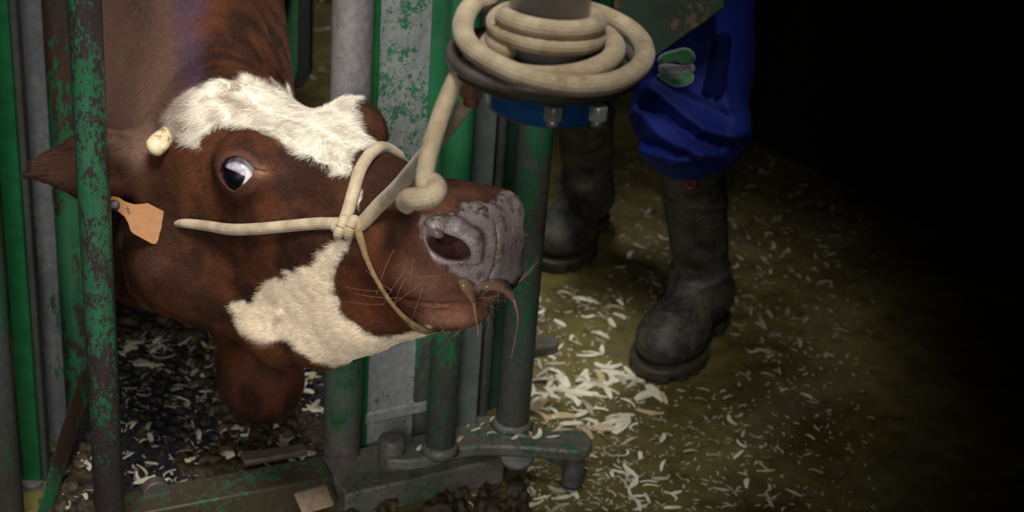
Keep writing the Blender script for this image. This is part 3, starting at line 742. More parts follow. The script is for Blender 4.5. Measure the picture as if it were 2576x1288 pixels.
col = col + (lin(58, 44, 34) - col) * (edge_ * sstep(40, 43, cow_v[:, 0]) * .85)[:, None]
ne = (cow_v - NOS) @ NOS_F
inh = sstep(-.1, -.9, ell(ne.astype(np.float32), (.25, -.1, -.4), (2.7, 1.85, 2.2)) * 0 + ne[:, 2]) * (ell(ne.astype(np.float32), (.1, 0, -1.5), (2.9, 2.1, 4.5)) < .4)
col = col + (lin(70, 24, 28) - col) * (inh * .9)[:, None]
fold = np.exp(-(((ne - np.array([-1.55, .55, -.6])) ** 2).sum(1)) / 1.2); col = col + (lin(158, 112, 116) - col) * (fold * .8)[:, None]
# lids
ee = (cow_v - EYE) @ EYE_F
lr = np.sqrt((ee[:, 0] / 1.15) ** 2 + (ee[:, 1] / 1.05) ** 2)
near_eye = (np.linalg.norm(cow_v - EYE, axis=1) < 6)
lid = near_eye * sstep(3.0, 2.35, lr); col = col + (lin(104, 70, 60) - col) * (lid * .5)[:, None]
rimd = near_eye * np.exp(-(np.maximum(poly_sd(ee[:, :2], EYE_OPEN), 0) / .22) ** 2); col = col + (lin(70, 42, 42) - col) * (rimd * .8)[:, None]
canth = near_eye * np.exp(-(((ee[:, :2] - np.array([3.1, .05])) ** 2) / np.array([.9, .5])).sum(1)); col = col + (lin(168, 122, 98) - col) * (canth * .6)[:, None]
mouth = sstep(40, 43, cow_v[:, 0]) * np.exp(-((cow_v[:, 2] + 14.6 - np.sin(math.radians(11)) * cow_v[:, 1]) / .5) ** 2) * 0
wet = np.clip(nose + inh, 0, 1)

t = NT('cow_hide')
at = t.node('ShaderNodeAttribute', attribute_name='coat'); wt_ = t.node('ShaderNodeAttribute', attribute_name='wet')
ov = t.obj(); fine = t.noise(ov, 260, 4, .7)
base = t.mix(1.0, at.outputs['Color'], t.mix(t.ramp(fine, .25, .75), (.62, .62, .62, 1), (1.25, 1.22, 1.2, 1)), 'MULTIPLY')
vor = t.node('ShaderNodeTexVoronoi', {'Vector': ov, 'Scale': 380.0, 'Randomness': .9}, feature='F1').outputs['Distance']
peb = t.math('MULTIPLY', t.math('SUBTRACT', 1.0, vor), wt_.outputs['Fac'])
t.set(Base_Color=base, Roughness=t.math('SUBTRACT', .8, t.math('MULTIPLY', wt_.outputs['Fac'], t.math('SUBTRACT', .62, t.math('MULTIPLY', t.noise(ov, 120, 4, .7), .25)))),
      Specular_IOR_Level=t.math('ADD', .18, t.math('MULTIPLY', wt_.outputs['Fac'], .5)),
      Normal=t.bump(peb, .32, .0016, t.bump(fine, .35, .0012)))
M_HIDE = t.m

COW_BASE = np.array([-.75, 3.0, 0.0])
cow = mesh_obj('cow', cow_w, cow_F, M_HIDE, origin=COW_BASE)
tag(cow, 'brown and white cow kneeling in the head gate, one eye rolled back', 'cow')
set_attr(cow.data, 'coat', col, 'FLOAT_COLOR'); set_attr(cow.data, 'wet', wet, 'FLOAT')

# ---- eyeball
bm = bmesh.new(); bmesh.ops.create_uvsphere(bm, u_segments=224, v_segments=144, radius=EYE_R); ev = np.array([tuple(x.co) for x in bm.verts]); ef = [[x.index for x in f.verts] for f in bm.faces]; bm.free()
# cornea bulge low and to the left, where the eye is rolled
pup = unit([-.42, -.46, .80]); bul = np.exp(-((1 - (ev / EYE_R) @ pup) / .11) ** 2); ev = ev * (1 + .045 * bul)[:, None]
eo = mesh_obj('eyeball', hw(ev @ EYE_F.T + EYE), ef, None, cow)
line = ev[:, 1] - (.72 - .46 * (ev[:, 0] + 1.75) + .10 * np.cos(ev[:, 0] * 1.3)); arc = ev[:, 0] - (.98 - .22 * (ev[:, 1] - .2) ** 2)
ecol = lin(196, 192, 200) + (lin(150, 146, 162) - lin(196, 192, 200)) * sstep(.35, .7, fbm(ev * 1.6, 3, 8))[:, None]
ecol = ecol + (lin(160, 120, 110) - ecol) * (sstep(.28, .06, line) * .7)[:, None]
ecol = ecol + (lin(240, 236, 238) - ecol) * sstep(-.10, .10, arc)[:, None]
ecol = ecol + (lin(232, 190, 196) - ecol) * (sstep(1.45, 2.0, ev[:, 0]) * .8)[:, None]
dark = sstep(.05, -.05, line) * sstep(.06, -.06, arc - .02)
ecol = ecol + (lin(58, 34, 22) - ecol) * dark[:, None]
ecol = ecol + (lin(6, 9, 20) - ecol) * (dark * sstep(.02, -.16, arc + .12) * sstep(-.02, -.14, line))[:, None]
ecol = ecol * .78
set_attr(eo.data, 'coat', ecol, 'FLOAT_COLOR')
t = NT('eye_surface'); at = t.node('ShaderNodeAttribute', attribute_name='coat')
t.set(Base_Color=at.outputs['Color'], Roughness=.34, Specular_IOR_Level=.4, Coat_Weight=.12, Coat_Roughness=.05); eo.data.materials.append(t.m)
tag(eo, 'wide open eye showing the white')

# ---- horn bud
t = NT('horn_keratin'); v_ = t.obj(); n_ = t.noise(v_, 70, 5, .65)
t.set(Base_Color=t.mix(t.ramp(n_, .52, .66), srgb(226, 206, 164), srgb(120, 88, 50)), Roughness=.32, Normal=t.bump(n_, .3, .002)); M_HORN = t.m
dh = depth_at(408, 356)
hp = [P(424, 338, dh + .012), P(408, 352, dh - .004), P(394, 366, dh - .012), P(384, 377, dh - .014), P(379, 382, dh - .014)]
tube('horn', hp, [.012, .0135, .014, .012, .007], M_HORN, cow, seg=20, n=24)
tube('horn_scale', [P(418, 366, dh - .010), P(406, 368, dh - .016), P(400, 372, dh - .014)], [.006, .0075, .005], M_HORN, cow, seg=14, n=10)

# ---- hair: real strands on the hide
tri = np.vstack([cow_F[:, [0, 1, 2]], cow_F[:, [0, 2, 3]]])
tn = np.cross(cow_v[tri[:, 1]] - cow_v[tri[:, 0]], cow_v[tri[:, 2]] - cow_v[tri[:, 0]]); ta = .5 * np.linalg.norm(tn, axis=1)
tc = cow_v[tri].mean(1); tp = cow_px[tri].mean(1); tN = cow_n[tri].mean(1)
vis = ((tN @ CAMV) > -.35) & (tp[:, 0] > -60) & (tp[:, 0] < 1420) & (tp[:, 1] > -80) & (tp[:, 1] < 1150) & (tp[:, 2] < 3.2)
bare = wet[tri].mean(1) + lid[tri].mean(1) * 1.2 + inh[tri].mean(1)
whit = (wm + wj + ws)[tri].mean(1)
dens = ta * np.clip(1 - bare * 1.4, 0, 1) * vis
dens *= np.where(tc[:, 0] > -6, 1.0, .5) * (1 + 1.0 * whit)
dens *= np.where(tc[:, 0] > 40, .8, 1)
def strands(n, seed):
    g = np.random.default_rng(seed)
    k = g.choice(len(tri), n, p=dens / dens.sum()); a, b = g.random(n), g.random(n); fl = a + b > 1; a[fl] = 1 - a[fl]; b[fl] = 1 - b[fl]
    wts = np.stack([1 - a - b, a, b], -1); T = tri[k]
    mixv = lambda arr: (arr[T] * wts.reshape(wts.shape + (1,) * (arr.ndim - 1))).sum(1)
    return k, mixv(cow_v), mixv(cow_n), mixv(col), mixv(wm), mixv(wj), g
def grow(root, nrm, flow, length, lean, curl, g, npt=5):
    nrm = nrm / np.linalg.norm(nrm, axis=1)[:, None]
    tang = flow - nrm * (flow * nrm).sum(1)[:, None]; tang /= np.linalg.norm(tang, axis=1)[:, None] + 1e-6
    s = np.linspace(0, 1, npt); pts = np.zeros((len(root), npt, 3)); pts[:, 0] = root - nrm * .08
    side = np.cross(nrm, tang); ph = (vnoise(root * .55, 5) - .5) * 2.6 * curl + g.normal(0, .10, len(root))
    for i in range(1, npt):
        b = ph * (1 + 1.2 * s[i] * curl); dirv = tang * np.cos(b)[:, None] + side * np.sin(b)[:, None]
        up = (lean * (1 - .55 * s[i]))[:, None]
        pts[:, i] = pts[:, i - 1] + (dirv * np.sqrt(np.clip(1 - up ** 2, 0, 1)) + nrm * up) * (length / (npt - 1))[:, None]
    return pts
def hair_object(name, pts, colr, r0, r1, mat, parent, label=None):
    cu = bpy.data.hair_curves.new(name); n, m = pts.shape[:2]
    cu.add_curves([m] * n); W = hw(pts.reshape(-1, 3)) - world_loc(parent)
    cu.attributes['position'].data.foreach_set('vector', W.astype(np.float32).ravel())
    ra = cu.attributes.new('radius', 'FLOAT', 'POINT') if 'radius' not in cu.attributes else cu.attributes['radius']
    prof = np.linspace(1, 0, m) ** .7; rr = r1 + (r0 - r1)[:, None] * prof[None] if not np.isscalar(r0) else np.tile(r1 + (r0 - r1) * prof, (n, 1))
    ra.data.foreach_set('value', rr.astype(np.float32).ravel())
    ca = cu.attributes.new('coat', 'FLOAT_COLOR', 'CURVE'); c4 = np.ones((n, 4), np.float32); c4[:, :3] = colr; ca.data.foreach_set('color', c4.ravel())
    cu.materials.append(mat); o = bpy.data.objects.new(name, cu); COL.objects.link(o); o.parent = parent
    tag(o, label, kind='stuff'); return o
t = NT('hair_strand'); at = t.node('ShaderNodeAttribute', attribute_name='coat')
t.set(Base_Color=at.outputs['Color'], Roughness=.55, Specular_IOR_Level=.25); M_HAIR = t.m

NH = 270000
k, root, nr, hc, hwm, hwj, g = strands(NH, 11)
x, y, z = root.T
flow = np.stack([np.full(NH, -.9), np.sign(y) * .15, np.full(NH, -.45)], -1)
fh = hwm[:, None]; flow = flow * (1 - fh) + fh * np.stack([.35 + .5 * sstep(12, 24, x) - .9 * sstep(10, 2, x), np.sign(y) * .8, -.8 + 0 * x], -1)
flow[x < -6] = hdir(-.1, -1, 0)
legm = cow_px[tri[k, 0], 1] > 800; legm &= (x < 5); flow[legm] = hdir(.1, -1, 0)
earm = np.einsum('ij,ij->i', (root - EAR_B) @ EAR_F, np.eye(3)[0][None].repeat(NH, 0)) > 2; flow[earm] = EAR_F[:, 0]
flow += g.normal(0, .22, flow.shape)
ln = (.75 + .35 * g.random(NH)) * np.where(x > 40, .55, 1); ln = ln * (1 - hwm) + hwm * (1.2 + 1.0 * g.random(NH)) * np.where(x > 20, .8, 1) * (1 - .35 * sstep(1.5, 3.5, z)); ln = ln * (1 - hwj) + hwj * (1.0 + .5 * g.random(NH))
ln[x < -6] *= 1.2
eyed = np.linalg.norm(root - EYE, axis=1); ln *= .35 + .65 * sstep(2.6, 5.0, eyed)
lean = np.full(NH, .22) + .06 * hwm + g.normal(0, .06, NH)
lock = vnoise(root * np.array([1.2, 2.2, 2.2]), 71) * .6 + vnoise(root * 4, 72) * .4
shade = np.clip(g.normal(1.05, .20, NH), .45, 1.8) * np.where(hwm > .3, .62 + .62 * lock, .8 + .4 * lock)
pts = grow(root, nr, flow, ln, np.clip(lean, .05, .8), .25 + .75 * hwm, g)
hair_object('coat_hair', pts, hc * shade[:, None], np.where(hwm + hwj > .5, .00013, .00014), .00004, M_HAIR, cow)
# whiskers on lips and chin, lashes, a few long face hairs
g = np.random.default_rng(5)
def pick(u0, u1, v0, v1, n):
    m = np.nonzero((cow_px[:, 0] > u0) & (cow_px[:, 0] < u1) & (cow_px[:, 1] > v0) & (cow_px[:, 1] < v1) & ((cow_n @ CAMV) > -.3) & (wet < .3))[0]; return g.choice(m, n)
wl = []
for (box, n, L, dr) in (((960, 1120, 620, 780), 12, (3, 6), (-.75, -.35, .5)), ((1060, 1250, 760, 835), 46, (1.5, 4), (.05, -.9, .45)), ((1190, 1290, 700, 790), 22, (1.5, 3.5), (.6, -.7, .3)),
                        ((1295, 1335, 560, 720), 11, (2.5, 5), (1, .05, .1)), ((920, 985, 280, 380), 26, (1.2, 2.2), (1, .2, .1))):
    i = pick(*box, n); r_ = cow_v[i]; f_ = np.tile(hdir(*dr), (n, 1)) + g.normal(0, .28, (n, 3))
    wl.append((grow(r_, cow_n[i] + f_ * .3, f_, g.uniform(*L, n), np.full(n, .55), np.full(n, .1), g, 6), np.tile(lin(190, 160, 140) if box[0] != 920 else lin(20, 14, 12), (n, 1))))
ang = g.uniform(math.radians(70), math.radians(200), 46); bx_ = np.stack([np.cos(ang) * 2.25, np.sin(ang) * 1.85, np.full(46, 1.1)], -1)
lr_ = EYE + bx_ @ EYE_F.T; ld = np.stack([np.cos(ang) * 1.1, np.sin(ang), np.full(46, .5)], -1) @ EYE_F.T
wl.append((grow(lr_, np.tile(EYE_N, (46, 1)), ld, g.uniform(.7, 1.3, 46), np.full(46, .5), np.full(46, .4), g, 6), np.tile(lin(120, 84, 66), (46, 1))))
hair_object('whiskers', np.concatenate([a for a, b in wl]), np.concatenate([b for a, b in wl]), .00013, .00005, M_HAIR, cow)

# ---- drool from the lips
t = NT('saliva'); t.set(Base_Color=srgb(206, 168, 138), Roughness=.12, Transmission_Weight=.6, IOR=1.34, Specular_IOR_Level=.6); M_SPIT = t.m
d0 = depth_at(1190, 735) - .004
ds = lambda u, v, k=.003: P(u, v, (depth_at(u, v, 9) or d0) - k)
def film(poly, dd_):
    pts_ = []
    for u, v in poly:
        q_ = depth_at(u, v, 8); pts_.append(P(u, v, min(q_ if q_ and q_ < dd_ + .03 else dd_, dd_ + .02) - .003))
    c_ = np.mean(pts_, 0); n_ = len(pts_); v_ = pts_ + [p_ + FWD * .0022 for p_ in pts_] + [c_ - FWD * .0008, c_ + FWD * .0022]
    f_ = [(i, (i + 1) % n_, 2 * n_) for i in range(n_)] + [(n_ + (i + 1) % n_, n_ + i, 2 * n_ + 1) for i in range(n_)] + [(i, n_ + i, n_ + (i + 1) % n_, (i + 1) % n_) for i in range(n_)]
    return mesh_obj('drool_film', v_, f_, M_SPIT, cow)
d1 = depth_at(1262, 712) - .004
film([(1152, 704), (1172, 700), (1196, 716), (1198, 740), (1196, 768), (1190, 772), (1184, 758), (1172, 742), (1160, 728)], d0)
tube('drool', [P(1192, 762, d0 - .005), P(1194, 784, d0 - .004), P(1198, 806, d0 - .003), P(1203, 832, d0), P(1202, 850, d0)], [.0026, .0019, .0012, .0008, .0004], M_SPIT, cow, seg=12, n=40)
film([(1196, 722), (1215, 710), (1245, 702), (1272, 704), (1284, 718), (1294, 742), (1299, 766), (1293, 764), (1282, 748), (1266, 737), (1242, 730), (1216, 730)], d1)
tube('drool', [P(1292, 752, d1 - .004), P(1299, 775, d1 - .004), P(1303, 805, d1 - .003), P(1297, 845, d1), P(1286, 902, d1)], [.0026, .0019, .0011, .0006, .0004], M_SPIT, cow, seg=12, n=50)
# ------------------------------------------------------------------ rope
t = NT('braided_rope'); uv = t.node('ShaderNodeTexCoord').outputs['UV']; sep = t.node('ShaderNodeSeparateXYZ', {'Vector': uv})
U_, V_ = sep.outputs['X'], sep.outputs['Y']
w1 = t.math('SINE', t.math('MULTIPLY', t.math('ADD', t.math('MULTIPLY', U_, 190.0), t.math('MULTIPLY', V_, 7.0)), 6.2832))
w2 = t.math('SINE', t.math('MULTIPLY', t.math('SUBTRACT', t.math('MULTIPLY', U_, 190.0), t.math('MULTIPLY', V_, 7.0)), 6.2832))
br = t.math('MULTIPLY', w1, w2); ov = t.obj(); dn = t.noise(ov, 38, 5, .65); fz = t.noise(ov, 420, 3, .7)
c = t.mix(t.ramp(dn, .35, .7), srgb(206, 190, 160), srgb(160, 136, 104)); c = t.mix(t.math('MULTIPLY', t.ramp(br, .2, -.8), .25), c, srgb(132, 112, 82))
t.set(Base_Color=c, Roughness=.85, Specular_IOR_Level=.15, Sheen_Weight=.2, Normal=t.bump(br, .22, .001, t.bump(fz, .3, .0008)))
M_ROPE = t.m
M_TWINE = plain('dirty_twine', srgb(126, 104, 72), .85, 0, .4, 120, .5, .15)
def on_face(u, v, r): return P(u, v, (depth_at(u, v) or 1.9) - r * .75)
kd = depth_at(872, 572)
halter = thing('rope_halter', P(872, 572, kd), 'cream braided rope halter knotted on the cow\'s cheek', 'halter')
R1 = .0073
tube('cheek_strap', [on_face(440, 562, 0) + FWD * .01] + [on_face(u, v, R1) for u, v in ((468, 562), (520, 568), (580, 577), (640, 576), (720, 569), (800, 562), (850, 562))], [.0045, .006, .0068, R1, R1, R1, R1, R1], M_ROPE, halter, n=90)
e0 = on_face(968, 372, .004); e1 = P(1000, 392, depth_at(985, 392) + .05); e2 = P(1015, 440, depth_at(985, 392) + .10)
tube('nose_band', [on_face(862, 572, R1), on_face(876, 530, R1), on_face(890, 480, R1), on_face(906, 428, R1), on_face(928, 392, R1), on_face(948, 376, R1) - FWD * .002, e0, e1, e2], .0078, M_ROPE, halter, n=90)
# knot: two turns round the standing parts
kc = P(872, 572, kd - .010)
for cc, tilt, rr in ((P(858, 572, kd - .010), .15, .0092), (P(884, 572, kd - .012), -.25, .0092)):
    th = np.linspace(0, 2 * math.pi * .98, 40); e_a = RIGHT * .55 - FWD * .15 * 0; 
    ring = [cc + CUP * (.0088 * math.sin(x_)) + (-FWD) * (.0075 * math.cos(x_)) + RIGHT * (.0035 * math.sin(x_ + tilt)) for x_ in th]
    tube('knot_turn', ring, .0062, M_ROPE, halter)
tube('knot_core', [P(842, 566, kd - .004), P(872, 574, kd - .012), P(905, 568, kd - .006)], .0085, M_ROPE, halter, n=16)
jw = [(900, 580), (908, 605), (922, 650), (945, 700), (985, 762), (1030, 808), (1078, 832)]
tube('jaw_twine', [on_face(u, v, .003) for u, v in jw] + [on_face(1090, 826, 0) + FWD * .04], [.0055, .0048, .0036, .0029, .0030, .0034, .003, .002], M_TWINE, halter, n=80, seg=10)
tube('jaw_twine', [on_face(1010, 790, .004), on_face(1040, 822, .005), on_face(1072, 834, .004), on_face(1092, 828, 0) + FWD * .03], [.001, .003, .0036, .003], M_TWINE, halter, n=30, seg=10)

# ------------------------------------------------------------------ winch head above the muzzle with the coiled lead rope
WD = 1.50; wc = P(1372, 158, WD); WX, WY, WZ = wc                      # centre of the round plate
def wp(u, v, z=None): return P(u, v, WD)
win = thing('winch', (WX, WY, WZ), 'blue capped steel winch post with a round plate above the muzzle', 'winch')
M_WSTEEL = plain('brushed_steel', srgb(176, 172, 176), .38, .35, .15, 40, .1)
M_BLUE = plain('blue_paint', srgb(22, 74, 128), .4, 0, .3, 26, .15)
t = NT('rusty_plate'); v_ = t.obj(); n_ = t.noise(v_, 30, 5, .6); t.set(Base_Color=t.mix(t.ramp(n_, .42, .62), srgb(46, 66, 44), srgb(66, 40, 26)), Roughness=.6, Normal=t.bump(n_, .3, .002)); M_WPLATE = t.m
RP = .0885
MB().cyl((WX, WY, WZ - .010), (WX, WY, WZ), RP, seg=72, rounds=.002).build('round_plate', M_WPLATE, win, True)
tube('rim_ring', [(WX + RP * math.cos(a_), WY + RP * math.sin(a_), WZ + .004) for a_ in np.linspace(0, 2 * math.pi, 97)], .0068, plain('worn_rim', srgb(126, 114, 112), .42, .5, .3, 40), win, seg=14, caps=False)
MB().cyl((WX, WY, WZ), (WX, WY, WZ + .9), .0375, seg=56).build('column', M_WSTEEL, win, True)
MB().cyl((WX + .006, WY, WZ - .044), (WX + .006, WY, WZ - .010), .0600, seg=64, rounds=.005).build('blue_cap', M_BLUE, win, True)
MB().cyl((WX + .006, WY, WZ - .026), (WX + .006, WY, WZ - .010), .0635, seg=64, rounds=.002).build('cap_flange', M_BLUE, win, True)
MB().cyl((WX - .012, WY - .004, WZ - .054), (WX - .012, WY - .004, WZ - .042), .024, seg=40, rounds=.002).build('seal', plain('red_lead_seal', srgb(140, 70, 44), .6), win, True)
M_BOLT = plain('zinc_bolt', srgb(190, 190, 190), .3, .7, .2, 60, .1)
for a_ in (-.95, -1.75, .6, 2.2):
    bx_, by_ = WX + .006 + .055 * math.cos(a_), WY + .055 * math.sin(a_)
    if a_ < 0:
        q_ = P(1392 if a_ < -1.5 else 1504, 286, WD - .060); bx_, by_, bz_ = q_
    else: bz_ = WZ - .046
    b = MB().cyl((bx_, by_, bz_ - .006), (bx_, by_, bz_ + .008), .0095, seg=6).build('bolt', M_BOLT, win, bev=.001)
    MB().cyl((bx_, by_, bz_ - .012), (bx_, by_, bz_ - .006), .0058, seg=20, rounds=.0015).build('bolt_end', M_BOLT, b, True)
sp = P(1186, 232, WD - .01)
b = MB().cyl((sp[0], sp[1], WZ - .030), (sp[0], sp[1], WZ - .010), .0125, seg=6).build('rope_stud', plain('rusty_bolt', srgb(128, 92, 74), .55, .4), win, bev=.002)
MB().cyl((sp[0], sp[1], WZ - .040), (sp[0], sp[1], WZ - .030), .0075, seg=20, rounds=.002).build('stud_tip', plain('rust_tip', srgb(110, 62, 44), .7), b, True)
# boom that carries the column, out of the picture above
MB().prism([(WX - .05, WY - .05, WZ + .88), (WX + .05, WY - .05, WZ + .88), (WX + .05, WY + 1.2, WZ + .88), (WX - .05, WY + 1.2, WZ + .88)], [(WX - .05, WY - .05, WZ + .98), (WX + .05, WY - .05, WZ + .98), (WX + .05, WY + 1.2, WZ + .98), (WX - .05, WY + 1.2, WZ + .98)]).build('boom', M_GPIPE, win, bev=.004)

RR = .0095
lead = thing('lead_rope', P(1372, 150, WD), 'thick cream lead rope coiled on the winch plate, its knotted end hanging over the muzzle', 'rope')
def coil(cx_, cy_, rx_, ry_, z0, z1, a0, a1, n=10, tilt=(0, 0)):
    out = []
    for i, a_ in enumerate(np.linspace(a0, a1, n)):
        s_ = i / (n - 1); dx, dy = rx_ * math.cos(a_), ry_ * math.sin(a_)
        out.append((cx_ + dx, cy_ + dy, z0 + (z1 - z0) * s_ + tilt[0] * dx + tilt[1] * dy))
    return out
tau = 2 * math.pi
# tight turns on the column
tube('column_turns', coil(WX - .002, WY, .0475, .0475, WZ + .050, WZ + .020, -2.6, -2.6 + tau * 2.05, 60), RR, M_ROPE, lead, seg=16)
# two loose loops lying on the plate
tube('loose_loop', coil(WX + .004, WY - .006, .060, .060, WZ + .018, WZ + .012, -3.9, -3.9 + tau * .98, 40, (.12, .1)), RR * 1.05, M_ROPE, lead, seg=16)
big = [P(1232, -4, WD + .03), P(1190, 12, WD + .01), P(1165, 60, WD - .02), P(1178, 110, WD - .05), P(1235, 155, WD - .075), P(1320, 192, WD - .09), P(1420, 214, WD - .09), P(1520, 212, WD - .075),
       P(1590, 185, WD - .045), P(1622, 140, WD), P(1600, 88, WD + .04), P(1545, 52, WD + .06), P(1490, 30, WD + .06), P(1440, 22, WD + .06)]
tube('loose_loop', big, RR * 1.04, M_ROPE, lead, n=110, seg=16)
# hanging end with its stopper knot
hd = WD - .02
tube('hanging_end', [P(1180, 150, WD + .01), P(1150, 190, hd), P(1128, 240, hd), P(1104, 305, hd), P(1084, 370, hd), P(1072, 420, hd), P(1068, 462, hd), P(1072, 486, hd + .006)], [RR * .82, RR * .85, RR * .9, RR * .93, RR * .93, RR * .9, RR * .9, RR * .85], M_ROPE, lead, n=80, seg=16)
kn = [P(1060, 470, hd + .014), P(1084, 458, hd + .004), P(1098, 474, hd - .008), P(1086, 494, hd - .014), P(1056, 500, hd - .012), P(1030, 500, hd - .004), P(1020, 512, hd + .006), P(1034, 528, hd + .004)]
tube('stopper_knot', kn, [RR * .8, RR, RR * 1.05, RR * 1.12, RR * 1.15, RR * 1.05, RR * .95, RR * .6], M_ROPE, lead, n=60, seg=16)
tube('taut_lead', [P(880, 578, kd - .006), P(905, 566, kd - .010), P(950, 520, kd - .03), P(1000, 472, kd - .08), P(1060, 402, WD + .17), P(1120, 330, WD + .09), P(1172, 262, WD + .01), P(1190, 236, WD - .004)], [.0078, .0084, .0088, .009, .0088, .0082, .0078, .0074], M_ROPE, lead, n=80, seg=16)

# ------------------------------------------------------------------ ear tag
td = min(depth_at(330, 540), depth_at(400, 570), depth_at(290, 515)) - .006
tg_px = [(262, 512), (270, 500), (284, 493), (300, 497), (315, 507), (338, 514), (362, 512), (370, 510), (378, 514), (426, 538), (432, 544), (430, 550), (396, 610), (390, 615), (382, 614), (334, 588), (327, 580), (322, 562), (312, 545), (296, 532), (276, 528), (264, 522)]
t = NT('orange_tag_plastic'); v_ = t.obj(); n_ = t.noise(v_, 90, 4, .6)
t.set(Base_Color=t.mix(t.ramp(n_, .4, .75), srgb(154, 98, 30), srgb(130, 82, 24)), Roughness=.45, Subsurface_Weight=.0); M_TAG = t.m
def tagp(u, v, off=0.0): return P(u, v, td - off + (u - 280) * .00006)
tg = thing('ear_tag', tagp(290, 515), 'orange plastic ear tag with a black button beside the gate pipe', 'ear tag')
tagf = MB().extrude([tagp(u, v) for u, v in tg_px][::-1], FWD * .0018).build('flap', M_TAG, tg, bev=.0008)
M_BTN = plain('black_button', srgb(38, 38, 40), .4, 0, .25, 60, .1)
bc = tagp(289, 516, .0); MB().cyl(bc - FWD * .0005, bc - FWD * .004, .0068, seg=36, rounds=.001).build('button', M_BTN, tg, True)
MB().cyl(bc - FWD * .004, bc - FWD * .0058, .0045, seg=30, rounds=.0008).build('button_stud', plain('grey_button', srgb(88, 88, 90), .45), tg, True)
def text_mesh(body, size, mat, parent, name, origin, ex, ey, nz_, wrap=None):
    cu = bpy.data.curves.new('t', 'FONT'); cu.body = body; cu.size = size; cu.align_x = 'CENTER'; cu.align_y = 'CENTER'
    to = bpy.data.objects.new('t', cu); COL.objects.link(to); bpy.context.view_layer.update()
    me = bpy.data.meshes.new_from_object(to.evaluated_get(bpy.context.evaluated_depsgraph_get())); 
    vv = np.array([tuple(x_.co) for x_ in me.vertices]); ff = [tuple(p_.vertices) for p_ in me.polygons]
    bpy.data.objects.remove(to); bpy.data.meshes.remove(me)
    W = wrap(vv[:, :2]) if wrap else origin + vv[:, :1] * ex + vv[:, 1:2] * ey + nz_
    return mesh_obj(name, W, ff, mat, parent, False)
ta = unit(np.array([.55, -.84, 0])); tb = np.array([.84, .55, 0])
ex = RIGHT * .5 - CUP * (-.866) * -1; ex = unit(RIGHT * .42 - CUP * .9); ey = unit(RIGHT * .9 + CUP * .42)
text_mesh('VRA', .0055, M_BTN, tg, 'print', tagp(322, 530, .0006), ex, ey, 0)

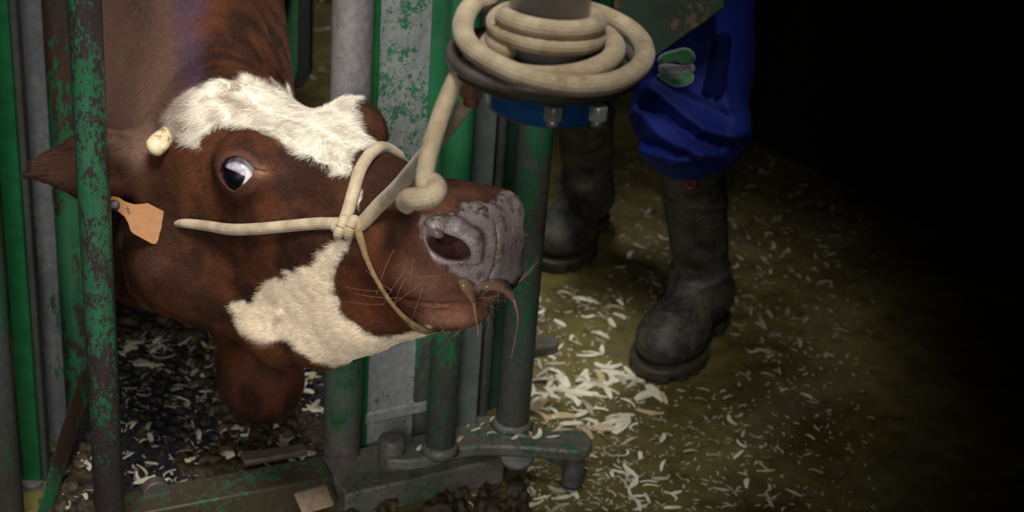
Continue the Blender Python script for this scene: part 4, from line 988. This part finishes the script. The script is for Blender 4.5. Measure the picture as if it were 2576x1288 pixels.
# ------------------------------------------------------------------ the helper: blue trousers and rubber boots
BOOT_R = G(1688, 905); BOOT_L = G(1452, 655)
person = thing('person', (BOOT_R + BOOT_L) / 2, 'person in blue work trousers and black rubber boots standing by the chute', 'person')
def foot_frame(pos, toe_px, toe_from):
    d_ = G(*toe_px) - G(*toe_from); d_[2] = 0; return unit(d_)
M_BOOT = None
t = NT('boot_rubber'); v_ = t.obj(); n_ = t.noise(v_, 24, 5, .65); n2_ = t.noise(v_, 110, 4, .7)
c = t.mix(t.ramp(n_, .42, .68), srgb(42, 43, 42), srgb(84, 80, 64)); c = t.mix(t.math('MULTIPLY', t.ramp(n2_, .56, .70), .45), c, srgb(128, 120, 94))
t.set(Base_Color=c, Roughness=t.math('ADD', .42, t.math('MULTIPLY', n_, .35)), Normal=t.bump(n2_, .3, .0015)); M_BOOT = t.m
def make_boot(pos, toe, ank_w, lean, name='boot'):
    """pos: ground point under the ankle; toe: unit direction; built in a foot frame (x toe, y side, z up), metres"""
    side = np.array([-toe[1], toe[0], 0]); F_ = np.stack([toe, side, np.array([0, 0, 1.])], 1)
    lx, ly = lean
    def sd(p):
        q = p.copy(); sh = np.clip((p[:, 2] - .09), 0, 1); q[:, 0] = p[:, 0] - sh * lx; q[:, 1] = p[:, 1] - sh * ly
        d = cone(q, (-.035, 0, .09), (-.03, 0, .42), .050, .060)
        d = smin(d, ell(q, (-.045, 0, .075), (.062, .047, .06)), .03)
        d = smin(d, cone(q, (-.02, 0, .09), (.10, .006, .058), .05, .043), .04)
        d = smin(d, ell(q, (.105, .008, .054), (.088, .062, .050)), .03)
        d = smax(d, -(q[:, 2] - .016), .012)
        d = smax(d, q[:, 2] - .425, .006)
        inner = cone(q, (-.035, 0, .20), (-.03, 0, .45), .046, .055); d = smax(d, -inner, .003)
        d = d - .0035 * np.exp(-((q[:, 2] - .315 - .1 * q[:, 0]) / .006) ** 2) - .003 * np.exp(-((q[:, 2] - .135 + .25 * q[:, 0]) / .005) ** 2)   # moulded bands
        d = d - .004 * (fbm(q * 16, 3, 4) - .5) - .003 * np.sin(q[:, 2] * 70 + 5 * q[:, 0] * 6) * sstep(.10, .14, q[:, 2]) * sstep(.24, .18, q[:, 2]) * .6
        return d
    h = .005; v, F = surface(sd, np.arange(-.16, .26, h), np.arange(-.13, .13, h), np.arange(-.01, .45, h), 10, 1)
    bo = mesh_obj(name, v @ F_.T + pos, F, M_BOOT, person)
    def sole(p):
        q = p; d2 = np.minimum(smin(ell(q * np.array([1, 1, .0]), (.105, .008, 0), (.096, .066, 1)), ell(q * np.array([1, 1, 0.]), (-.05, 0, 0), (.066, .049, 1)), .03), cone(q * np.array([1, 1, 0.]), (-.05, 0, 0), (.1, .006, 0), .038, .044))
        dz = np.maximum(np.abs(q[:, 2] - .0135) - .0125, 0); d = np.maximum(d2, np.abs(q[:, 2] - .0135) - .0125)
        d = np.maximum(d, -(np.maximum(np.abs(np.sin(q[:, 0] * 150)) * .008 - .0045, -1) * 1.0 + np.where(q[:, 2] < .012, 0.0, -.02) + (d2 + .008)) * 1.0) if False else d
        lugc = np.where((np.sin(q[:, 0] * 190) > .25) & (q[:, 2] < .013), .004, -1); d = np.maximum(d, np.where(lugc > 0, np.minimum(d2 + .010, .013 - q[:, 2]), -1))
        return d
    v, F = surface(sole, np.arange(-.16, .26, .004), np.arange(-.10, .10, .004), np.arange(-.006, .034, .004), 10, 1)
    mesh_obj('sole', v @ F_.T + pos, F, plain('boot_sole_rubber', srgb(52, 48, 36), .6, 0, .4, 50), bo)
    return bo, F_, (lx, ly)
toeR = foot_frame(None, (1640, 915), (1742, 822))
def shaft(a_px, b_px, toe):
    a_ = G(*a_px, .09); b_ = G(*b_px, .37); s_ = (b_ - a_) / .28; side = np.array([-toe[1], toe[0], 0]); pos = a_ * np.array([1, 1, 0]) + toe * .035
    return pos, (float(s_ @ toe), float(s_ @ side))
ankR, lR = shaft((1768, 722), (1744, 430), toeR); bR, FR, LR = make_boot(ankR, toeR, .05, lR)
toeL = foot_frame(None, (1400, 690), (1475, 610))
ankL, lL = shaft((1476, 478), (1474, 215), toeL); bL, FL, LL = make_boot(ankL, toeL, .05, lL)
rg = P(1737, 438, 2.745)

# trousers: one garment, both legs and the seat
def legpt(F_, lean, ank, z): 
    s_ = max(z - .09, 0); return ank + F_ @ np.array([-.033 + s_ * lean[0], s_ * lean[1], z])
hemR = legpt(FR, LR, ankR, .43); kneeR = hemR * .0 + G(1738, 160, .54); hipR = kneeR + np.array([-.02, .06, .36])
hemL = legpt(FL, LL, ankL, .43); kneeL = hemL + np.array([.02, -.02, .16]); hipL = (hipR + np.array([-.17, .12, 0]) + kneeL + np.array([.06, 0, .36])) / 2
print('LEGS', hemR, kneeR, hipR, hemL, kneeL, hipL)
waist = (hipR + hipL) / 2 + np.array([0, .05, .14])
Z3 = np.array([0, 0, 1.])
FOLDS = [([(1596, 285), (1655, 345), (1765, 392)], .014, 15), ([(1632, 222), (1715, 288), (1862, 345)], .016, 15), ([(1800, 180), (1852, 335)], .008, 14), ([(1606, 385), (1700, 412), (1800, 392)], .012, 14), ([(1770, 322), (1700, 375)], .007, 10),
         ([(1618, 268), (1700, 326), (1810, 368)], -.013, 11), ([(1660, 190), (1740, 258), (1835, 302)], -.009, 14), ([(1630, 362), (1700, 392), (1770, 410)], -.009, 9), ([(1590, 330), (1610, 400)], -.006, 10), ([(1480, 230), (1420, 290)], .01, 14), ([(1530, 220), (1560, 290)], .01, 14)]
def sd_tr(p):
    d = cone(p, hemR + Z3 * .02, kneeR, .088, .096); d = smin(d, cone(p, kneeR, hipR, .094, .12), .06)
    d = smin(d, ell(p, hemR + Z3 * .035, (.094, .092, .055)), .03)
    e_ = cone(p, hemL + Z3 * .02, kneeL, .078, .092); e_ = smin(e_, cone(p, kneeL, hipL, .092, .12), .06)
    d = smin(d, e_, .02); d = smin(d, ell(p, waist, (.19, .14, .16)), .08)
    # gathered folds above the boot and drag lines on the shin
    uv_ = proj(p)[:, :2] + (np.stack([vnoise(p * 16, 3), vnoise(p * 16, 4)], -1) - .5) * 26
    for line, a_, w_ in FOLDS:
        ds_ = np.full(len(p), 1e9)
        for (x0, y0), (x1, y1) in zip(line[:-1], line[1:]):
            e_ = np.array([x1 - x0, y1 - y0]); ww = uv_ - np.array([x0, y0]); t_ = np.clip((ww @ e_) / (e_ @ e_), 0, 1); ds_ = np.minimum(ds_, ((ww - t_[:, None] * e_) ** 2).sum(1))
        d = d - a_ * np.exp(-ds_ / w_ ** 2)
    d = d - .014 * (fbm(p * 7, 3, 12) - .5) - .004 * (fbm(p * 20, 2, 19) - .5)
    d = smax(d, (hemR[2] - .032 + .016 * np.sin((p @ RIGHT.astype(np.float32)) * 30)) - p[:, 2], .01)
    # the hem is open round the boot shaft
    for c0, ank, F_, le in ((hemR, ankR, FR, LR), (hemL, ankL, FL, LL)):
        a_ = legpt(F_, le, ank, .30); b_ = legpt(F_, le, ank, .42); dirb = b_ - a_
        d = smax(d, -cone(p, a_, b_ + dirb * .12, .064, .066), .004)
    return d
pp = np.array([hemR, hemL, hipR, hipL, waist]); lo = pp.min(0) - .22; hi = pp.max(0) + .22; lo[2] = pp[:, 2].min() - .06
h = .0055; tv, tF = surface(sd_tr, np.arange(lo[0], hi[0], h), np.arange(lo[1], hi[1], h), np.arange(lo[2], hi[2], h), 10, 1)
t = NT('blue_work_cloth'); v_ = t.obj(); n_ = t.noise(v_, 5, 4, .6); wv = t.noise(v_, 700, 2, .5); sp_ = t.noise(v_, 60, 4, .7)
c = t.mix(t.ramp(n_, .35, .7), srgb(13, 24, 88), srgb(24, 44, 136)); c = t.mix(t.math('MULTIPLY', t.ramp(sp_, .70, .76), .7), c, srgb(92, 86, 50))
t.set(Base_Color=c, Roughness=.72, Specular_IOR_Level=.25, Sheen_Weight=.0, Normal=t.bump(wv, .25, .0006)); M_BLUEC = t.m
trou = mesh_obj('trousers', tv, tF, M_BLUEC, person); tag(trou, 'royal blue work trousers')
tpx = proj(tv); tnrm = vert_normals(tv, tF); tfront = (tnrm @ -FWD) > .05
def on_trouser(u, v, off=.0015):
    m = tfront & (np.abs(tpx[:, 0] - u) < 12) & (np.abs(tpx[:, 1] - v) < 12)
    return P(u, v, (tpx[m, 2].min() if m.any() else 2.6) - off)
# things sewn on follow the cloth: smoothed depth of the leg front
sm = tfront & (tpx[:, 0] > 1600) & (tpx[:, 0] < 1900) & (tpx[:, 1] > 40) & (tpx[:, 1] < 320)
SV = tpx[sm]; SV = SV[SV[:, 2] < np.percentile(SV[:, 2], 92)]
def sewn(u, v, off):
    w_ = np.exp(-((SV[:, 0] - u) ** 2 + (SV[:, 1] - v) ** 2) / 90.0) + 1e-12
    return P(u, v, float((SV[:, 2] * w_).sum() / w_.sum()) - off)
rs = 0.0
def patch(name, poly, mat, parent, off, th=.0012):
    pl = catmull(np.array(poly + [poly[0]], float), 60)[:-1]; c0 = pl.mean(0)
    v = []; f = []; n_ = len(pl); rings = [1, .8, .6, .4, .2]
    for k_, s_ in enumerate(rings): v += [sewn(*(c0 + (p_ - c0) * s_), off) for p_ in pl]
    v.append(sewn(*c0, off))
    for k_ in range(len(rings) - 1): f += [(k_ * n_ + i, k_ * n_ + (i + 1) % n_, (k_ + 1) * n_ + (i + 1) % n_, (k_ + 1) * n_ + i) for i in range(n_)]
    L_ = len(rings) - 1; f += [(L_ * n_ + i, L_ * n_ + (i + 1) % n_, len(v) - 1) for i in range(n_)]
    nb = len(v); v += [sewn(*p_, off - th - .006) for p_ in pl]; f += [(i, nb + i, nb + (i + 1) % n_, (i + 1) % n_) for i in range(n_)]
    return mesh_obj(name, v, f, mat, parent, True)
M_PW = plain('patch_white', srgb(196, 192, 196), .6, 0, .08, 60, .05); M_PG = plain('patch_green', srgb(88, 170, 110), .6, 0, .1, 30, .05); M_PI = plain('patch_ink', srgb(86, 84, 96), .6)
up_o = [(1652, 152), (1662, 138), (1700, 124), (1725, 120), (1742, 128), (1750, 145), (1742, 160), (1722, 164), (1704, 156), (1680, 157), (1662, 162)]
lo_o = [(1652, 190), (1662, 182), (1700, 186), (1738, 178), (1746, 192), (1740, 208), (1718, 218), (1700, 219), (1678, 210)]
band = [(1657, 164), (1675, 160), (1700, 162), (1725, 166), (1746, 162), (1748, 178), (1738, 184), (1700, 188), (1665, 186), (1656, 178)]
def shrink(poly, k_): a_ = np.array(poly, float); c0 = a_.mean(0); v_ = a_ - c0; L_ = np.linalg.norm(v_, axis=1)[:, None]; return (c0 + v_ * (L_ - k_) / L_).tolist()
OFF = .003
lg = patch('logo_patch', up_o, M_PW, trou, OFF); patch('logo_patch', lo_o, M_PW, trou, OFF); patch('logo_band', band, M_PW, trou, OFF + .0008)
patch('logo_leaf', shrink(up_o, 5), M_PG, trou, OFF + .0010); patch('logo_leaf', shrink(lo_o, 5), M_PG, trou, OFF + .0012)
text_mesh('TEMPOMS', 16, M_PI, trou, 'logo_lettering', 0, 0, 0, 0, wrap=lambda q_: np.array([sewn(1702 + a_[0] * 1.05, 174 - a_[1] * 1.1 - (a_[0]) * .06, OFF + .0016) for a_ in q_]))
patch('logo_bar', [(1679, 194), (1698, 193), (1718, 189), (1719, 199), (1700, 201), (1680, 200)], plain('patch_grey', srgb(150, 172, 152), .6), trou, OFF + .0016)
# dark side pocket panel
pk = [(1795, 88), (1836, 84), (1832, 170), (1818, 240), (1766, 265), (1778, 170)]
patch('side_panel', pk, plain('navy_panel', srgb(10, 17, 62), .9, 0, .1, 30, .1, .08), trou, .003)
# red maker's ring on the boot leg
rgc = P(1737, 438, 2.70)
m = np.nonzero(True)[0]
bv = np.array([tuple(x_.co) for x_ in bR.data.vertices]) + world_loc(person); bpx = proj(bv); mm = (np.abs(bpx[:, 0] - 1737) < 10) & (np.abs(bpx[:, 1] - 462) < 10)
rdp = bpx[mm, 2].min() - .001 if mm.any() else 2.70
tube('red_ring', [P(1737 + 11 * math.cos(a_), 462 + 11 * math.sin(a_), rdp) for a_ in np.linspace(0, tau, 33)], .0022, plain('red_print', srgb(168, 52, 44), .6), bR, seg=8, caps=False)

# ------------------------------------------------------------------ honeycomb stall mat
M_MAT = plain('mat_rubber', srgb(46, 44, 48), .42, 0, .35, 40, .3); mat_mb = MB()
mx0, my0 = -.93, 1.86; hexr = .0155; cells = []
ins = [G(150, 1300), G(320, 1285), G(835, 1190), G(900, 930), G(700, 800), G(250, 780), G(140, 950)]
insxy = np.array([p_[:2] for p_ in ins])
mv, mf = [], []
for i in range(80):
    for j in range(60):
        cx_ = -1.0 + i * hexr * 1.55; cy_ = 1.75 + j * hexr * 1.8 + (i % 2) * hexr * .9
        cells.append((cx_, cy_))
cells = np.array(cells); cells = cells[poly_sd(cells, insxy) < -.004]
for cx_, cy_ in cells:
    n0_ = len(mv)
    for r_, z_ in ((hexr * 1.04, .012), (hexr * .80, .012), (hexr * .70, .002)):
        for k_ in range(6): mv.append((cx_ + r_ * math.cos(k_ * tau / 6), cy_ + r_ * math.sin(k_ * tau / 6), z_))
    for k_ in range(6):
        l_ = (k_ + 1) % 6; mf += [(n0_ + k_, n0_ + l_, n0_ + 6 + l_, n0_ + 6 + k_), (n0_ + 6 + k_, n0_ + 6 + l_, n0_ + 12 + l_, n0_ + 12 + k_)]
    mf.append(tuple(n0_ + 12 + k_ for k_ in range(6)))
mo = mesh_obj('rubber_mat', mv, mf, M_MAT, smooth=False)
tag(mo, 'black honeycomb rubber stall mat under the cow\'s knee', 'mat')

# ------------------------------------------------------------------ wood shavings and dung
shav = []
g = np.random.default_rng(31)
for kx in range(12):
    L_ = g.uniform(.7, 1.2); wd = g.uniform(.12, .32); bend = g.uniform(-.9, .9) if kx % 4 else g.uniform(1.4, 2.2); lift = g.uniform(.03, .14)
    n_ = 7; v = []
    ang = 0; p_ = np.zeros(2); 
    for i in range(n_):
        s_ = i / (n_ - 1); tdir = np.array([math.cos(ang), math.sin(ang)]); nd = np.array([-tdir[1], tdir[0]])
        wl2 = wd * (.35 + .65 * math.sin(math.pi * (s_ * .86 + .07))) * .5; z_ = .04 + lift * math.sin(math.pi * s_) * (1 if kx % 2 else -.0) + lift * .5 * (s_ - .5) ** 2 * (0 if kx % 2 else 4)
        for sg_, dz in ((1, 0), (-1, .05 * g.random()), (-1, -.03), (1, -.03)): q_ = p_ + nd * wl2 * sg_; v.append((q_[0], q_[1], z_ + dz))
        p_ = p_ + tdir * L_ / (n_ - 1); ang += bend / (n_ - 1)
    v = np.array(v); v[:, :2] -= v[:, :2].mean(0); v[:, 2] -= v[:, 2].min() 
    f = []
    for i in range(n_ - 1):
        for k_ in range(4): l_ = (k_ + 1) % 4; f.append((i * 4 + k_, i * 4 + l_, i * 4 + 4 + l_, i * 4 + 4 + k_))
    f += [(3, 2, 1, 0), tuple((n_ - 1) * 4 + k_ for k_ in range(4))]
    shav.append((v, f))
M_SH = []
for nm, cc in (('pale_shaving', srgb(214, 206, 184)), ('tan_shaving', srgb(186, 166, 128)), ('grey_shaving', srgb(168, 160, 142))):
    M_SH.append(plain(nm, cc, .6, 0, .15, 160, .1))
regions = [  # photo box, count, size range, material weights, shape
    ((1325, 1680, 860, 1110), 92, (.022, .056)), ((1330, 1560, 730, 900), 30, (.018, .04)), ((1290, 1640, 1110, 1290), 52, (.016, .036)), ((1640, 2060, 930, 1290), 62, (.010, .030)),
    ((300, 560, 850, 1000), 52, (.016, .036)), ((300, 560, 1000, 1150), 26, (.014, .028)), ((560, 820, 1085, 1200), 50, (.018, .042)), ((150, 240, 1160, 1288), 16, (.014, .034)), ((315, 480, 1150, 1250), 16, (.016, .036)),
    ((765, 820, 900, 1060), 14, (.02, .04)), ((1550, 2150, 430, 900), 88, (.014, .032)), ((1760, 2100, 380, 900), 46, (.014, .03)), ((780, 860, 0, 230), 16, (.02, .04)), ((1090, 1290, 1245, 1288), 10, (.02, .035)),
    ((920, 1000, 1130, 1190), 5, (.018, .03))]
plate_px = [(1178, 1072), (1196, 1082), (1214, 1068), (1236, 1092), (1262, 1086), (1330, 1092), (1352, 1094), (1296, 1098), (1158, 1106), (1240, 1058), (1060, 1128), (1390, 1100)]
foot_ok = lambda p_: min(np.linalg.norm(p_[:2] - (ankR + toeR * .06)[:2]), np.linalg.norm(p_[:2] - (ankL + toeL * .06)[:2])) > .13
spots = []
for (u0, u1, v0, v1), n_, (s0, s1) in regions:
    for _ in range(n_):
        for _try in range(8):
            if (u0, v0) == (1325, 860): u = u0 + (u1 - u0) * g.beta(1.1, 1.4); v = v0 + (v1 - v0) * g.beta(1.8, 1.4)
            else: u, v = g.uniform(u0, u1), g.uniform(v0, v1)
            p_ = G(u, v)
            if foot_ok(p_): break
        spots.append((p_, g.uniform(s0, s1), u, v))
for u, v in plate_px:
    spots.append((G(u, v, gz), g.uniform(.014, .026), u, v))
# the 300 that show largest are objects, the rest one mass
spots.sort(key=lambda s_: -(9 if (s_[2], s_[3]) in plate_px else s_[1]) / s_[0][1] * (0.4 if s_[2] > 1900 else 1))
me_cache = {}
def shaving_mesh(i, m_):
    if (i, m_) not in me_cache:
        me = bpy.data.meshes.new('wood_shaving'); me.from_pydata(shav[i][0].tolist(), [], shav[i][1]); me.materials.append(M_SH[m_]); me_cache[(i, m_)] = me
    return me_cache[(i, m_)]
zone = lambda u, v: 'mat' if u < 900 and v > 300 else ('aisle' if u > 1640 else 'gate')
LAB = {'mat': ('curled pale wood shaving lying on the honeycomb stall mat', 'shavings on the stall mat'), 'aisle': ('small dull wood shaving on the dark floor round the boots', 'shavings on the dark aisle floor'),
       'plate': ('thin wood shaving lying on the steel crank plate', 'shavings on the crank plate'),
       'gate': ('pale wood shaving on the wet floor beside the hinged gate', 'shavings beside the hinged gate')}
restv, restf = [], []
for i_, (p_, s_, u, v) in enumerate(spots):
    zn = 'plate' if (u, v) in plate_px else zone(u, v); m_ = int(g.choice(3, p=(.76, .09, .15) if zn != 'mat' else (.5, .2, .3))); kx = int(g.integers(12)); z_ = gz + .0005 if (u, v) in plate_px else .0125 if zn == 'mat' and poly_sd(np.array([p_[:2]]), insxy)[0] < 0 else .0005
    rot = Matrix.Rotation(g.uniform(0, tau), 3, 'Z') @ Matrix.Rotation(g.normal(0, .10), 3, 'X')
    if i_ < 300:
        o = bpy.data.objects.new('wood_shaving', shaving_mesh(kx, m_)); COL.objects.link(o); o.location = (p_[0], p_[1], z_); o.rotation_euler = rot.to_euler(); o.scale = (s_, s_ * g.uniform(.8, 1.5), s_)
        tag(o, LAB[zn][0], 'wood shaving', LAB[zn][1])
    else:
        vv_ = (shav[kx][0] * s_) @ np.array(rot).T + np.array([p_[0], p_[1], z_]); n0_ = len(restv); restv += vv_.tolist(); restf += [tuple(a_ + n0_ for a_ in f_) for f_ in shav[kx][1]]
for _ in range(2000):     # fine chips
    r_ = g.random()
    if r_ < .18: u, v = g.uniform(300, 830), g.uniform(850, 1230)
    elif r_ < .50: u, v = 1310 + 420 * g.beta(1.1, 2), g.uniform(720, 1288)
    else: u, v = g.uniform(1500, 2200), g.uniform(380, 1288)
    p_ = G(u, v); s_ = g.uniform(.004, .012); kx = int(g.integers(12)); rot = Matrix.Rotation(g.uniform(0, tau), 3, 'Z')
    if not foot_ok(p_) or (p_ - A) @ nv > -.02: continue
    z_ = .0125 if poly_sd(np.array([p_[:2]]), insxy)[0] < 0 else .0003
    vv_ = (shav[kx][0] * np.array([s_, s_ * 1.6, s_])) @ np.array(rot).T + np.array([p_[0], p_[1], z_]); n0_ = len(restv); restv += vv_.tolist(); restf += [tuple(a_ + n0_ for a_ in f_) for f_ in shav[kx][1]]
o = mesh_obj('fine_shavings', restv, restf, M_SH[2], smooth=False, origin=(0, 0, 0)); tag(o, 'fine wood chips scattered thinly over the whole floor', 'shavings', kind='stuff')
# dung and trodden bedding: a ragged low relief
gx = np.arange(-.95, .12, .0035); gy = np.arange(1.80, 2.75, .0035); XX, YY = np.meshgrid(gx, gy, indexing='ij'); pt = np.stack([XX.ravel(), YY.ravel(), 0 * XX.ravel()], -1); pxg = proj(pt)[:, :2]
amt = np.full(len(pt), -1.0)
for poly, a_ in (([(540, 1060), (780, 1050), (840, 1110), (820, 1190), (640, 1200), (560, 1140)], .14), ([(430, 1150), (640, 1120), (760, 1180), (560, 1235), (450, 1230)], .12), ([(290, 820), (480, 790), (520, 860), (300, 880)], .2), ([(300, 880), (560, 870), (580, 1060), (440, 1180), (300, 1200)], -.27), ([(460, 860), (600, 880), (640, 1060), (520, 1060)], .08), ([(130, 1130), (250, 1130), (260, 1320), (120, 1320)], .2), ([(1040, 1290), (1110, 1235), (1340, 1215), (1340, 1320), (1040, 1330)], -.05), ([(860, 1330), (1010, 1300), (990, 1255), (870, 1300)], .1)):
    amt = np.maximum(amt, np.where(poly_sd(pxg, poly) < 0, 1, 0) * 0 + a_ - np.maximum(poly_sd(pxg, poly), -25) / 70 - .35 * (a_ < 0) * 0)
hgt = (fbm(pt * 62, 5, 61) - .62 + np.clip(amt, -1, .3)) * .055 + (fbm(pt * 160, 3, 62) - .5) * .010
hgt = np.clip(hgt, -.01, .016) + .006
ok = (hgt > .004).reshape(XX.shape); idx = np.arange(XX.size).reshape(XX.shape)
q_ = ok[:-1, :-1] & ok[1:, :-1] & ok[:-1, 1:] & ok[1:, 1:]
fq = np.stack([idx[:-1, :-1][q_], idx[1:, :-1][q_], idx[1:, 1:][q_], idx[:-1, 1:][q_]], -1); use = np.unique(fq); re_ = np.zeros(XX.size, int); re_[use] = np.arange(len(use))
vv_ = np.stack([pt[:, 0], pt[:, 1], hgt], -1)[use]
t = NT('dung'); v_ = t.obj(); n_ = t.noise(v_, 60, 6, .7); n2_ = t.noise(v_, 220, 4, .7)
c = t.mix(t.ramp(n_, .36, .66), srgb(26, 20, 12), srgb(74, 58, 30)); c = t.mix(t.math('MULTIPLY', t.ramp(n2_, .6, .72), .6), c, srgb(150, 130, 90)); t.set(Base_Color=c, Roughness=.6, Normal=t.bump(n2_, .6, .003))
o = mesh_obj('trodden_dung', vv_, re_[fq], t.m, origin=(0, 0, 0)); tag(o, 'dark brown trodden dung and bedding round the knee and rail', 'dung', kind='stuff')
